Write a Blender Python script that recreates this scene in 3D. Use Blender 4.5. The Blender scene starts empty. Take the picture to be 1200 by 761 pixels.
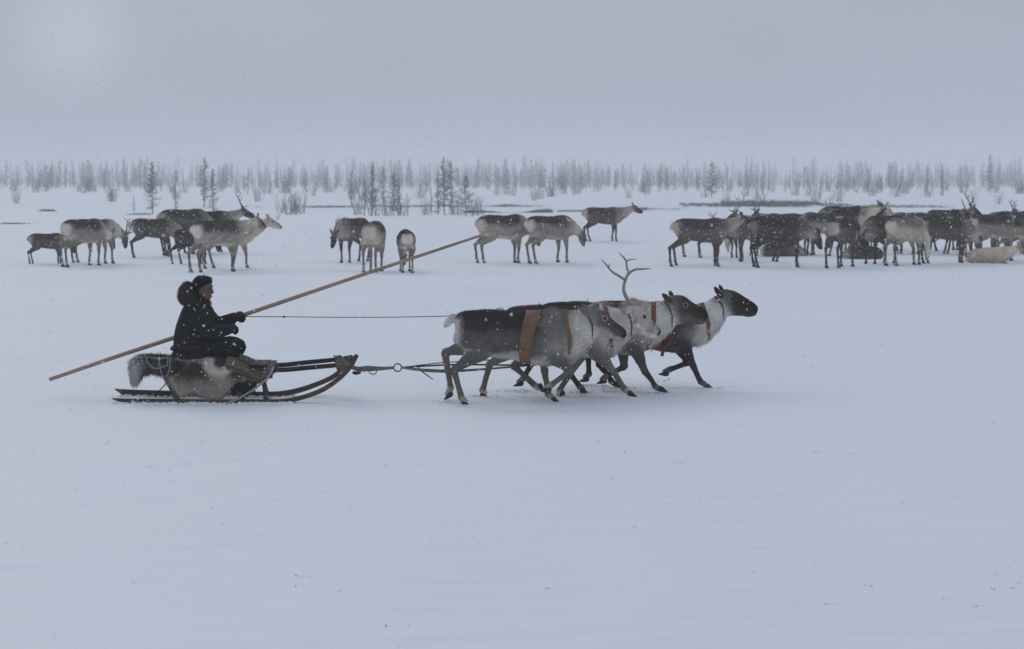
import bpy, math, random
import numpy as np
from mathutils import Vector, Matrix
from mathutils.bvhtree import BVHTree

random.seed(7)
RNG = np.random.default_rng(7)
SC = bpy.context.scene
COL = SC.collection

# ------------------------------------------------------------------ camera
CAM_H, FPX, HORIZON = 2.57, 3000.0, 185.0
PITCH = math.atan((380.5 - HORIZON) / FPX)
cam_data = bpy.data.cameras.new('camera')
cam = bpy.data.objects.new('camera', cam_data)
COL.objects.link(cam)
cam.location = (0, 0, CAM_H)
cam.rotation_euler = (math.pi / 2 - PITCH, 0, 0)
cam_data.sensor_width = 36.0
cam_data.lens = 36.0 * FPX / 1200.0
cam_data.clip_start, cam_data.clip_end = 0.1, 9000
cam_data.dof.use_dof = True
cam_data.dof.focus_distance = 27.5
cam_data.dof.aperture_fstop = 4.5
SC.camera = cam


def ray(px, py):
    u, v = px - 600.0, 380.5 - py
    c, s = math.cos(PITCH), math.sin(PITCH)
    return np.array([u, c * FPX + s * v, -s * FPX + c * v])


def at(px, py, Y):
    """point of the picture at the depth Y of the lane the thing stands in"""
    r = ray(px, py)
    return np.array([0, 0, CAM_H]) + r * (Y / r[1])


def row_depth(py, z=0.0):
    r = ray(600, py)
    return r[1] * (z - CAM_H) / r[2]


# ------------------------------------------------------------------ world, sun, exposure
SUN_EL, SUN_AZ = math.radians(34), math.radians(-25)       # azimuth from +Y, towards +X
world = bpy.data.worlds.new('World')
SC.world = world
world.use_nodes = True
wn, wl = world.node_tree.nodes, world.node_tree.links
wn.clear()
w_out = wn.new('ShaderNodeOutputWorld')
w_bg = wn.new('ShaderNodeBackground')
w_bg2 = wn.new('ShaderNodeBackground')
w_mix = wn.new('ShaderNodeMixShader')
w_sky = wn.new('ShaderNodeTexSky')
w_sky.sky_type = 'NISHITA'
w_sky.sun_disc = False
w_sky.sun_elevation = SUN_EL
w_sky.sun_rotation = SUN_AZ
w_sky.air_density, w_sky.dust_density = 1.5, 4.0
w_bg.inputs['Strength'].default_value = 0.06
wl.new(w_sky.outputs['Color'], w_bg.inputs['Color'])
# the cloud deck that covers that sky: even grey, a little brighter overhead
w_tc = wn.new('ShaderNodeTexCoord')
w_sep = wn.new('ShaderNodeSeparateXYZ')
wl.new(w_tc.outputs['Generated'], w_sep.inputs[0])
w_ramp = wn.new('ShaderNodeValToRGB')
w_ramp.color_ramp.elements[0].position = 0.0
w_ramp.color_ramp.elements[0].color = (0.408, 0.466, 0.575, 1)
w_ramp.color_ramp.elements[1].position = 1.0
w_ramp.color_ramp.elements[1].color = (0.482, 0.54, 0.65, 1)
e = w_ramp.color_ramp.elements.new(0.06)
e.color = (0.383, 0.434, 0.538, 1)
wl.new(w_sep.outputs['Z'], w_ramp.inputs['Fac'])
w_noise = wn.new('ShaderNodeTexNoise')
w_noise.inputs['Scale'].default_value = 9.0
w_noise.inputs['Detail'].default_value = 3.0
w_map = wn.new('ShaderNodeMapping')
w_map.inputs['Scale'].default_value = (1, 1, 2.5)
wl.new(w_tc.outputs['Generated'], w_map.inputs['Vector'])
wl.new(w_map.outputs['Vector'], w_noise.inputs['Vector'])
w_mr = wn.new('ShaderNodeMapRange')
w_mr.inputs['From Min'].default_value = 0.3
w_mr.inputs['From Max'].default_value = 0.7
w_mr.inputs['To Min'].default_value = 0.96
w_mr.inputs['To Max'].default_value = 1.04
wl.new(w_noise.outputs['Fac'], w_mr.inputs['Value'])
# pale lens-spot glow painted into the sky brightness, upper left
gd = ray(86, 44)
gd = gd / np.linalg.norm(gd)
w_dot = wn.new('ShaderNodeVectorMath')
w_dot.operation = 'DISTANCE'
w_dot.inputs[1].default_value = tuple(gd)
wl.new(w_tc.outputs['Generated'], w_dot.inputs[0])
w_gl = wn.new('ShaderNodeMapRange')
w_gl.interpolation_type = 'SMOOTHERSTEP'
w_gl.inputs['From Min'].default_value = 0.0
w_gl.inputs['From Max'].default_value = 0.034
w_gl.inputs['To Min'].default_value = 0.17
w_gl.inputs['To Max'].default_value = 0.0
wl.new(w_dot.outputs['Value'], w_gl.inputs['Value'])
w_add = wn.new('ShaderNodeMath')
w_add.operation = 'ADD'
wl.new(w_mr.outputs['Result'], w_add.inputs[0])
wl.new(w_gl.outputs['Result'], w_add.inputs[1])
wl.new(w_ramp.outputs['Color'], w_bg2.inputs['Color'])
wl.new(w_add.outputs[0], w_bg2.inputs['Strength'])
w_mix.inputs['Fac'].default_value = 0.93
wl.new(w_bg.outputs[0], w_mix.inputs[1])
wl.new(w_bg2.outputs[0], w_mix.inputs[2])
wl.new(w_mix.outputs[0], w_out.inputs['Surface'])

sun_data = bpy.data.lights.new('sun', 'SUN')
sun_data.energy = 0.5
sun_data.angle = math.radians(30)
sun_data.color = (1.0, 0.97, 0.93)
sun = bpy.data.objects.new('sun', sun_data)
COL.objects.link(sun)
sd = Vector((math.sin(SUN_AZ) * math.cos(SUN_EL), math.cos(SUN_AZ) * math.cos(SUN_EL), math.sin(SUN_EL)))
sun.rotation_euler = sd.to_track_quat('Z', 'Y').to_euler()
sun.location = (-20, 40, 30)

SC.render.engine = 'CYCLES'
SC.view_settings.view_transform = 'Standard'
SC.view_settings.look = 'None'
SC.view_settings.exposure = 0.0
SC.view_settings.gamma = 1.0
SC.view_settings.use_curve_mapping = False
SC.cycles.max_bounces = 6
SC.cycles.diffuse_bounces = 3
SC.cycles.volume_bounces = 2
SC.cycles.use_denoising = True


# ------------------------------------------------------------------ helpers
def new_mat(name, col, rough=0.8, attr=None, noise=None, bump=None, sheen=0.0, spec=0.3):
    """noise=(scale, low, high, stretch); bump=(scale, strength, stretch)"""
    m = bpy.data.materials.new(name)
    m.use_nodes = True
    n, l = m.node_tree.nodes, m.node_tree.links
    b = n['Principled BSDF']
    b.inputs['Roughness'].default_value = rough
    b.inputs['Specular IOR Level'].default_value = spec
    if sheen:
        b.inputs['Sheen Weight'].default_value = sheen
    tc = n.new('ShaderNodeTexCoord')
    src = None
    if attr:
        a = n.new('ShaderNodeAttribute')
        a.attribute_name = attr
        src = a.outputs['Color']
    else:
        b.inputs['Base Color'].default_value = (*col, 1)
    if noise:
        sc, lo, hi, st = noise
        mp = n.new('ShaderNodeMapping')
        mp.inputs['Scale'].default_value = st
        l.new(tc.outputs['Object'], mp.inputs['Vector'])
        t = n.new('ShaderNodeTexNoise')
        t.inputs['Scale'].default_value = sc
        t.inputs['Detail'].default_value = 5
        l.new(mp.outputs['Vector'], t.inputs['Vector'])
        r = n.new('ShaderNodeMapRange')
        r.inputs['From Min'].default_value = 0.3
        r.inputs['From Max'].default_value = 0.7
        r.inputs['To Min'].default_value = lo
        r.inputs['To Max'].default_value = hi
        l.new(t.outputs['Fac'], r.inputs['Value'])
        mx = n.new('ShaderNodeVectorMath')
        mx.operation = 'SCALE'
        if src is not None:
            l.new(src, mx.inputs[0])
        else:
            mx.inputs[0].default_value = col
        l.new(r.outputs['Result'], mx.inputs['Scale'])
        src = mx.outputs['Vector']
    if src is not None:
        l.new(src, b.inputs['Base Color'])
    if bump:
        sc, stg, st = bump[:3]
        mp = n.new('ShaderNodeMapping')
        mp.inputs['Scale'].default_value = st
        l.new(tc.outputs['Object'], mp.inputs['Vector'])
        t = n.new('ShaderNodeTexNoise')
        t.inputs['Scale'].default_value = sc
        t.inputs['Detail'].default_value = 6
        l.new(mp.outputs['Vector'], t.inputs['Vector'])
        bp = n.new('ShaderNodeBump')
        bp.inputs['Strength'].default_value = stg
        bp.inputs['Distance'].default_value = bump[3] if len(bump) > 3 else 0.02
        l.new(t.outputs['Fac'], bp.inputs['Height'])
        l.new(bp.outputs['Normal'], b.inputs['Normal'])
    return m


def mesh_from(name, V, F, smooth=True):
    me = bpy.data.meshes.new(name)
    me.from_pydata([tuple(map(float, v)) for v in V], [], [tuple(int(i) for i in f) for f in F])
    if smooth:
        me.polygons.foreach_set('use_smooth', [True] * len(me.polygons))
    me.update()
    return me


def tri_mesh(name, V, T, smooth=False):
    me = bpy.data.meshes.new(name)
    me.vertices.add(len(V)); me.loops.add(len(T) * 3); me.polygons.add(len(T))
    me.vertices.foreach_set('co', np.asarray(V, float).ravel())
    me.loops.foreach_set('vertex_index', np.asarray(T).ravel().astype(np.int32))
    me.polygons.foreach_set('loop_start', np.arange(0, len(T) * 3, 3, dtype=np.int32))
    me.polygons.foreach_set('loop_total', np.full(len(T), 3, dtype=np.int32))
    me.polygons.foreach_set('use_smooth', np.full(len(T), smooth, dtype=bool))
    me.update(calc_edges=True)
    return me


def link(name, me, mat=None, parent=None, loc=None):
    o = bpy.data.objects.new(name, me)
    COL.objects.link(o)
    if mat is not None and me is not None and len(me.materials) == 0:
        me.materials.append(mat)
    if parent is not None:
        o.parent = parent
    if loc is not None:
        o.location = loc
    return o


def thing(name, label, cat, loc=(0, 0, 0), rz=0.0, group=None):
    o = bpy.data.objects.new(name, None)
    COL.objects.link(o)
    o.empty_display_size = 0.2
    o.location = tuple(map(float, loc))
    o.rotation_euler = (0, 0, rz)
    return tag(o, label, cat, group)


def tag(o, label, cat=None, group=None, kind=None):
    o['label'] = label
    if cat:
        o['category'] = cat
    if group:
        o['group'] = group
    if kind:
        o['kind'] = kind
    return o


def smooth01(a, b, x):
    t = np.clip((x - a) / (b - a), 0, 1)
    return t * t * (3 - 2 * t)


def _hash(ix, iy, iz, seed):
    h = (ix * 374761393 + iy * 668265263 + iz * 2147483647 + seed * 144665) & 0xFFFFFFFF
    h = ((h ^ (h >> 13)) * 1274126177) & 0xFFFFFFFF
    return ((h ^ (h >> 16)) & 0xFFFF) / 65535.0


def vnoise(P, scale=1.0, seed=0, octaves=3):
    """value noise, P (n,2 or 3) -> about -1..1"""
    P = np.asarray(P, float)
    if P.shape[1] == 2:
        P = np.c_[P, np.zeros(len(P))]
    out, amp, tot = np.zeros(len(P)), 1.0, 0.0
    for o in range(octaves):
        Q = P * scale * (2 ** o) + 37.3 * o + 1000
        I = np.floor(Q).astype(np.int64)
        f = Q - I
        f = f * f * (3 - 2 * f)
        r = 0
        for dx in (0, 1):
            for dy in (0, 1):
                for dz in (0, 1):
                    w = (f[:, 0] if dx else 1 - f[:, 0]) * (f[:, 1] if dy else 1 - f[:, 1]) * (f[:, 2] if dz else 1 - f[:, 2])
                    r = r + w * _hash(I[:, 0] + dx, I[:, 1] + dy, I[:, 2] + dz, seed + o)
        out += amp * (r * 2 - 1)
        tot += amp
        amp *= 0.5
    return out / tot


def catmull(arr, sub):
    arr = np.asarray(arr, float)
    n = len(arr)
    out = []
    for i in range(n - 1):
        p0, p1, p2, p3 = arr[max(i - 1, 0)], arr[i], arr[i + 1], arr[min(i + 2, n - 1)]
        for k in range(sub):
            t = k / sub
            out.append(0.5 * ((2 * p1) + (p2 - p0) * t + (2 * p0 - 5 * p1 + 4 * p2 - p3) * t * t
                              + (3 * p1 - p0 - 3 * p2 + p3) * t ** 3))
    out.append(arr[-1])
    return np.array(out)


def loft(C, U, W, nseg=14):
    """closed tube: centres C, half axes U and W (n,3)"""
    n = len(C)
    V, F = [], []
    for i in range(n):
        for k in range(nseg):
            a = 2 * math.pi * k / nseg
            V.append(C[i] + U[i] * math.cos(a) + W[i] * math.sin(a))
    for i in range(n - 1):
        for k in range(nseg):
            k2 = (k + 1) % nseg
            F.append((i * nseg + k, i * nseg + k2, (i + 1) * nseg + k2, (i + 1) * nseg + k))
    V.append(C[0]); V.append(C[-1])
    a, b = n * nseg, n * nseg + 1
    for k in range(nseg):
        k2 = (k + 1) % nseg
        F.append((a, k2, k))
        F.append((b, (n - 1) * nseg + k, (n - 1) * nseg + k2))
    return V, F


def pair_loft(st, sub=4, nseg=16):
    """st rows: (ax, az, bx, bz, ry, y); outline pairs in the animal's x-z plane"""
    s = catmull(st, sub)
    s[:, 4] = np.maximum(s[:, 4], 0.004)
    A = np.c_[s[:, 0], s[:, 5], s[:, 1]]
    B = np.c_[s[:, 2], s[:, 5], s[:, 3]]
    C, U = (A + B) / 2, (A - B) / 2
    W = np.c_[np.zeros(len(s)), s[:, 4], np.zeros(len(s))]
    V, F = loft(C, U, W, nseg)
    return V, F, C, U, s[:, 4]


def limb_loft(j, sub=4, nseg=10):
    """j rows: (x, y, z, r_foreaft, r_lateral)"""
    s = catmull(j, sub)
    s[:, 3:] = np.maximum(s[:, 3:], 0.006)
    C = s[:, :3]
    T = np.gradient(C, axis=0)
    T /= np.linalg.norm(T, axis=1)[:, None] + 1e-9
    W = np.cross(T, np.array([0, 0, 1.0]))
    W = np.where(np.linalg.norm(W, axis=1)[:, None] < 0.25, np.array([0, 1.0, 0]), W)
    ydir = np.array([0, 1.0, 0])
    W = ydir - T * (T @ ydir)[:, None]
    bad = np.linalg.norm(W, axis=1) < 0.2
    W[bad] = np.array([1.0, 0, 0])
    W /= np.linalg.norm(W, axis=1)[:, None]
    U = np.cross(W, T)
    V, F = loft(C, U * s[:, 3:4], W * s[:, 4:5], nseg)
    return V, F, C, U * s[:, 3:4], s[:, 4]


def tube(P, R, nseg=6, sub=3):
    P = np.asarray(P, float)
    R = np.asarray(R, float) if np.ndim(R) else np.full(len(P), R)
    s = catmull(np.c_[P, R], sub) if sub > 1 and len(P) > 2 else np.c_[P, R]
    C = s[:, :3]
    T = np.gradient(C, axis=0)
    T /= np.linalg.norm(T, axis=1)[:, None] + 1e-9
    ref = np.array([0.13, 0.97, 0.2])
    U = ref - T * (T @ ref)[:, None]
    U /= np.linalg.norm(U, axis=1)[:, None] + 1e-9
    W = np.cross(T, U)
    return loft(C, U * s[:, 3:4], W * s[:, 3:4], nseg)


def merge(parts):
    V, F, o = [], [], 0
    for v, f in parts:
        V += list(v)
        F += [tuple(i + o for i in q) for q in f]
        o += len(v)
    return V, F


def box(c, sx, sy, sz, R=None):
    V = []
    for x in (-1, 1):
        for y in (-1, 1):
            for z in (-1, 1):
                p = np.array([x * sx / 2, y * sy / 2, z * sz / 2])
                V.append(np.asarray(c) + (R @ p if R is not None else p))
    return V, [(0, 1, 3, 2), (4, 6, 7, 5), (0, 4, 5, 1), (2, 3, 7, 6), (0, 2, 6, 4), (1, 5, 7, 3)]


def sphere(c, r, n=8, m=6, sq=(1, 1, 1)):
    V, F = [], []
    for i in range(1, m):
        a = math.pi * i / m
        for k in range(n):
            b = 2 * math.pi * k / n
            V.append(np.asarray(c) + r * np.array([sq[0] * math.sin(a) * math.cos(b), sq[1] * math.sin(a) * math.sin(b), sq[2] * math.cos(a)]))
    V.append(np.asarray(c) + np.array([0, 0, r * sq[2]])); V.append(np.asarray(c) - np.array([0, 0, r * sq[2]]))
    for i in range(m - 2):
        for k in range(n):
            k2 = (k + 1) % n
            F.append((i * n + k, (i + 1) * n + k, (i + 1) * n + k2, i * n + k2))
    t, b = len(V) - 2, len(V) - 1
    for k in range(n):
        k2 = (k + 1) % n
        F.append((t, k, k2))
        F.append((b, (m - 2) * n + k2, (m - 2) * n + k))
    return V, F


def remeshed(V, F, voxel, smooth_it=3, fac=0.5):
    """one continuous skin over overlapping closed shapes"""
    me = mesh_from('skin', V, F)
    o = bpy.data.objects.new('skin', me)
    COL.objects.link(o)
    r = o.modifiers.new('r', 'REMESH')
    r.mode = 'VOXEL'
    r.voxel_size = voxel
    s = o.modifiers.new('s', 'SMOOTH')
    s.factor = fac
    s.iterations = smooth_it
    dg = bpy.context.evaluated_depsgraph_get()
    out = bpy.data.meshes.new_from_object(o.evaluated_get(dg))
    bpy.data.objects.remove(o)
    bpy.data.meshes.remove(me)
    out.polygons.foreach_set('use_smooth', [True] * len(out.polygons))
    return out


def co_of(me):
    a = np.empty(len(me.vertices) * 3)
    me.vertices.foreach_get('co', a)
    return a.reshape(-1, 3)


def set_cols(me, C):
    at_ = me.color_attributes.new('Col', 'FLOAT_COLOR', 'POINT')
    at_.data.foreach_set('color', np.c_[np.clip(C, 0, 1), np.ones(len(C))].astype(np.float32).ravel())


def fur_mesh(name, body, cols, N, length, flow, lift=0.35, width=0.006, seed=1, keep=None):
    """many hair tufts over a skin: length(P, nrm) metres, flow(P, nrm) direction"""
    rg = np.random.default_rng(seed)
    body.calc_loop_triangles()
    T = np.empty(len(body.loop_triangles) * 3, dtype=np.int32)
    body.loop_triangles.foreach_get('vertices', T)
    T = T.reshape(-1, 3)
    X = co_of(body)
    a, b, c = X[T[:, 0]], X[T[:, 1]], X[T[:, 2]]
    nr = np.cross(b - a, c - a)
    ar = np.linalg.norm(nr, axis=1)
    nr /= ar[:, None] + 1e-12
    idx = rg.choice(len(T), N, p=ar / ar.sum())
    u, v = rg.random(N), rg.random(N)
    s = u + v > 1
    u[s], v[s] = 1 - u[s], 1 - v[s]
    P = a[idx] + (b - a)[idx] * u[:, None] + (c - a)[idx] * v[:, None]
    n = nr[idx]
    L = length[T[idx]].mean(1) if isinstance(length, np.ndarray) else length(P, n)
    ok = L > 0.004
    if keep is not None:
        ok &= keep(P)
    P, n, L, idx = P[ok], n[ok], L[ok], idx[ok]
    d = flow(P, n) + rg.normal(0, 0.28, P.shape)
    d -= n * (d * n).sum(1)[:, None]
    d /= np.linalg.norm(d, axis=1)[:, None] + 1e-9
    d = d + n * (lift * (0.4 + 1.2 * rg.random(len(P))))[:, None]
    d /= np.linalg.norm(d, axis=1)[:, None]
    side = np.cross(n, d)
    side /= np.linalg.norm(side, axis=1)[:, None] + 1e-9
    L = L * (0.6 + 0.8 * rg.random(len(P)))
    w = width * (0.7 + 0.6 * rg.random(len(P)))
    V = np.stack([P + side * w[:, None] - n * 0.003, P - side * w[:, None] - n * 0.003, P + d * L[:, None]], 1).reshape(-1, 3)
    m = len(P)
    me = bpy.data.meshes.new(name)
    me.vertices.add(3 * m); me.loops.add(3 * m); me.polygons.add(m)
    me.vertices.foreach_set('co', V.ravel())
    me.loops.foreach_set('vertex_index', np.arange(3 * m, dtype=np.int32))
    me.polygons.foreach_set('loop_start', np.arange(0, 3 * m, 3, dtype=np.int32))
    me.polygons.foreach_set('loop_total', np.full(m, 3, dtype=np.int32))
    me.polygons.foreach_set('use_smooth', np.ones(m, dtype=bool))
    me.update(calc_edges=True)
    cc = cols[T[idx]].mean(1) * (0.78 + 0.5 * rg.random(m))[:, None]
    set_cols(me, np.repeat(cc, 3, axis=0))
    me.normals_split_custom_set_from_vertices([tuple(q) for q in np.repeat(n, 3, axis=0)])
    return me


# ------------------------------------------------------------------ the snowfield
def profile(y):
    ys = [-100, 95, 130, 160, 190, 201, 205, 234, 239, 245, 300, 380, 450, 520, 600, 800, 1000, 2600]
    zs = [0, 0, -.57, -1.06, -1.5, -1.66, -2.25, -2.25, -1.8, -1.72, -1.9, -2.6, -3.25, -3.9, -4.6, -6.1, -6.5, -6.5]
    return np.interp(y, ys, zs)


def ground_z(x, y):
    x, y = np.atleast_1d(np.asarray(x, float)), np.atleast_1d(np.asarray(y, float))
    wob = 6 * vnoise(np.c_[x, x * 0], 0.02, 5, 2) * smooth01(110, 190, y)
    z = profile(y + wob)
    far = smooth01(95, 200, y)
    z = z + far * (0.10 * vnoise(np.c_[x, y], 0.05, 3, 3))
    near = 1 - smooth01(60, 110, y)
    z = z + near * (0.012 * vnoise(np.c_[x * 0.7, y], 0.55, 11, 3) + .006 * vnoise(np.c_[x * .5, y], 2.2, 12, 2))
    z = z + (1 - far) * 0.05 * smooth01(36, 55, y) * (vnoise(np.c_[x * 0.5, y], 0.35, 23, 4))
    pit = smooth01(.42, .62, vnoise(np.c_[x * .45, y * .8], 1.5, 71, 2)) * near
    z = z - .016 * pit
    # churned strip under the team and along the runners
    ch = smooth01(24.6, 26.2, y) * (1 - smooth01(29.2, 31, y)) * smooth01(-5.2, -4.2, x) * (1 - smooth01(2.2, 3.5, x))
    z = z + ch * 0.012 * vnoise(np.c_[x, y], 4.0, 31, 3)
    hd = smooth01(54, 58, y) * (1 - smooth01(76, 84, y))
    z = z + hd * 0.035 * vnoise(np.c_[x, y], 1.6, 41, 3)
    return z


def gz(x, y):
    return float(ground_z(x, y)[0])


xs = np.concatenate([-np.geomspace(1500, 7.2, 70), np.arange(-7, 7.01, 0.09), np.geomspace(7.2, 1500, 70)])
ys = np.concatenate([np.linspace(-60, 11, 14), np.arange(11.3, 24, 0.14), np.arange(24, 32, 0.08), np.arange(32, 55, 0.25),
                     np.arange(55, 85, 0.22), np.arange(85, 250, 1.2), np.geomspace(251, 2600, 90)])
GX, GY = np.meshgrid(xs, ys)
GZ = ground_z(GX.ravel(), GY.ravel())
nx, ny = len(xs), len(ys)
ii = np.arange(nx * ny).reshape(ny, nx)
quads = np.stack([ii[:-1, :-1], ii[:-1, 1:], ii[1:, 1:], ii[1:, :-1]], -1).reshape(-1, 4)
gme = bpy.data.meshes.new('snow_ground')
gme.vertices.add(nx * ny); gme.loops.add(len(quads) * 4); gme.polygons.add(len(quads))
gme.vertices.foreach_set('co', np.c_[GX.ravel(), GY.ravel(), GZ].ravel())
gme.loops.foreach_set('vertex_index', quads.ravel().astype(np.int32))
gme.polygons.foreach_set('loop_start', np.arange(0, len(quads) * 4, 4, dtype=np.int32))
gme.polygons.foreach_set('loop_total', np.full(len(quads), 4, dtype=np.int32))
gme.polygons.foreach_set('use_smooth', np.ones(len(quads), dtype=bool))
gme.update(calc_edges=True)

M_SNOW = new_mat('snow', (0.84, 0.86, 0.89), 0.65, noise=(0.5, 0.975, 1.01, (1, 0.35, 1)), bump=(3.2, 0.8, (0.3, 1.0, 1), 0.07))
M_CLUMP = new_mat('loose_snow', (0.85, 0.87, 0.9), 0.7)
g = link('snow_ground', gme, M_SNOW)
tag(g, 'flat wind-packed snow covering the whole tundra', kind='structure')

# ------------------------------------------------------------------ reindeer
M_COAT = new_mat('reindeer_coat', (1, 1, 1), 0.95, attr='Col', noise=(38, 0.78, 1.2, (1, 1, 1)), bump=(90, 0.5, (0.4, 1, 1)), spec=0.12)
M_FUR = new_mat('reindeer_hair', (1, 1, 1), 0.95, attr='Col', spec=0.1)
M_ANTLER = new_mat('antler', (0.33, 0.29, 0.25), 0.7, noise=(25, 0.7, 1.2, (1, 1, 1)), bump=(60, 0.3, (1, 1, 1)))
M_ANTLER_D = new_mat('dark_antler', (0.10, 0.085, 0.075), 0.75, noise=(25, 0.7, 1.2, (1, 1, 1)))
M_HOOF = new_mat('hoof', (0.022, 0.02, 0.02), 0.55)
M_EYE = new_mat('eye', (0.006, 0.005, 0.004), 0.25, spec=0.35)
M_LEATHER = new_mat('tan_leather', (0.195, 0.102, 0.056), 0.75, noise=(14, 0.75, 1.15, (1, 1, 1)), bump=(60, 0.25, (1, 1, 1)))
M_LEATHER_R = new_mat('red_leather', (0.20, 0.06, 0.028), 0.75, noise=(14, 0.7, 1.15, (1, 1, 1)), bump=(60, 0.25, (1, 1, 1)))
M_BRIDLE = new_mat('bridle_cord', (0.07, 0.05, 0.04), 0.8)


def C3(*a):
    return np.array(a, float)


COATS = {
    'team1': dict(back=C3(.045, .040, .037), flank=C3(.13, .125, .12), belly=C3(.42, .41, .40), rump=C3(.50, .50, .50),
                  shoulder=C3(.21, .21, .205), neck=C3(.38, .38, .37), mane=C3(.46, .45, .44), face=C3(.085, .08, .078), cheek=C3(.27, .265, .26),
                  leg=C3(.14, .13, .125), shank=C3(.16, .145, .13), sock=C3(.30, .28, .25)),
    'team2': dict(back=C3(.06, .052, .048), flank=C3(.16, .15, .14), belly=C3(.45, .44, .42), rump=C3(.5, .5, .5),
                  shoulder=C3(.42, .42, .41), neck=C3(.50, .50, .49), mane=C3(.50, .50, .49), face=C3(.34, .31, .29), cheek=C3(.44, .43, .42),
                  leg=C3(.20, .18, .165), shank=C3(.15, .13, .12), sock=C3(.33, .31, .29)),
    'team3': dict(back=C3(.045, .038, .034), flank=C3(.09, .082, .077), belly=C3(.30, .29, .28), rump=C3(.45, .45, .45),
                  shoulder=C3(.34, .335, .33), neck=C3(.48, .48, .47), mane=C3(.52, .52, .51), face=C3(.045, .038, .034), cheek=C3(.13, .115, .10),
                  leg=C3(.10, .093, .088), shank=C3(.055, .048, .045), sock=C3(.16, .15, .14)),
    'team4': dict(back=C3(.03, .026, .024), flank=C3(.055, .05, .048), belly=C3(.06, .055, .05), rump=C3(.4, .4, .4),
                  shoulder=C3(.10, .098, .096), neck=C3(.47, .47, .47), mane=C3(.52, .52, .52), face=C3(.035, .03, .027), cheek=C3(.055, .048, .043),
                  leg=C3(.04, .036, .034), shank=C3(.035, .03, .028), sock=C3(.14, .13, .12)),
    'brown': dict(back=C3(.05, .045, .041), flank=C3(.125, .115, .105), belly=C3(.12, .11, .10), rump=C3(.33, .32, .305),
                  shoulder=C3(.20, .19, .18), neck=C3(.30, .29, .275), mane=C3(.38, .37, .35), face=C3(.05, .043, .038), cheek=C3(.12, .11, .10),
                  leg=C3(.07, .062, .055), shank=C3(.06, .052, .047), sock=C3(.19, .18, .165)),
    'dark': dict(back=C3(.030, .027, .025), flank=C3(.085, .078, .071), belly=C3(.05, .046, .042), rump=C3(.22, .21, .20),
                 shoulder=C3(.15, .14, .13), neck=C3(.26, .25, .24), mane=C3(.34, .33, .31), face=C3(.026, .023, .021), cheek=C3(.06, .053, .048),
                 leg=C3(.034, .03, .028), shank=C3(.03, .027, .025), sock=C3(.13, .12, .11)),
    'grey': dict(back=C3(.05, .046, .043), flank=C3(.25, .24, .23), belly=C3(.42, .41, .39), rump=C3(.46, .45, .44),
                 shoulder=C3(.33, .325, .315), neck=C3(.42, .41, .40), mane=C3(.46, .45, .44), face=C3(.07, .062, .056), cheek=C3(.2, .19, .18),
                 leg=C3(.20, .185, .17), shank=C3(.15, .135, .12), sock=C3(.34, .32, .30)),
    'pale': dict(back=C3(.19, .18, .165), flank=C3(.38, .365, .345), belly=C3(.43, .42, .40), rump=C3(.47, .46, .44),
                 shoulder=C3(.42, .41, .39), neck=C3(.44, .43, .41), mane=C3(.46, .45, .43), face=C3(.33, .31, .29), cheek=C3(.40, .385, .365),
                 leg=C3(.21, .195, .18), shank=C3(.15, .135, .12), sock=C3(.33, .31, .29)),
    'fawn': dict(back=C3(.36, .33, .285), flank=C3(.37, .335, .285), belly=C3(.42, .40, .36), rump=C3(.44, .41, .37),
                 shoulder=C3(.36, .33, .29), neck=C3(.40, .38, .34), mane=C3(.43, .41, .37), face=C3(.24, .215, .185), cheek=C3(.32, .29, .26),
                 leg=C3(.17, .145, .12), shank=C3(.15, .125, .105), sock=C3(.3, .27, .24)),
}

WARM = C3(1.075, 1.0, .915)
for _n, _c in COATS.items():
    for _k in _c:
        v_ = _c[_k] * (WARM if _n.startswith('team') else C3(1.13, 1.0, .86))
        m_ = v_.max()
        _c[_k] = v_ if m_ < .2 else v_ * min(.2 + (m_ - .2) * 2.1, .78) / m_

HOOF_V, HOOF_F = [], []
for sy in (-1, 1):
    v, f = pair_loft([(-.030, .040, -.022, -.002, .013, sy * .016), (-.005, .050, .012, -.006, .019, sy * .017),
                      (.030, .030, .040, -.006, .017, sy * .017), (.060, .006, .062, -.006, .008, sy * .015),
                      (.068, -.002, .068, -.006, .003, sy * .014)], 2, 8)[:2]
    HOOF_F += [tuple(i + len(HOOF_V) for i in q) for q in f]
    HOOF_V += v
HOOF_MESH = mesh_from('hoof', HOOF_V, HOOF_F)
HOOF_MESH.materials.append(M_HOOF)
EYE_MESH = mesh_from('eye', *sphere((0, 0, 0), 1.0, 10, 8))
EYE_MESH.materials.append(M_EYE)


def hind_rad(r=1.0):
    return None


LEG_K = 1.13


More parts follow.
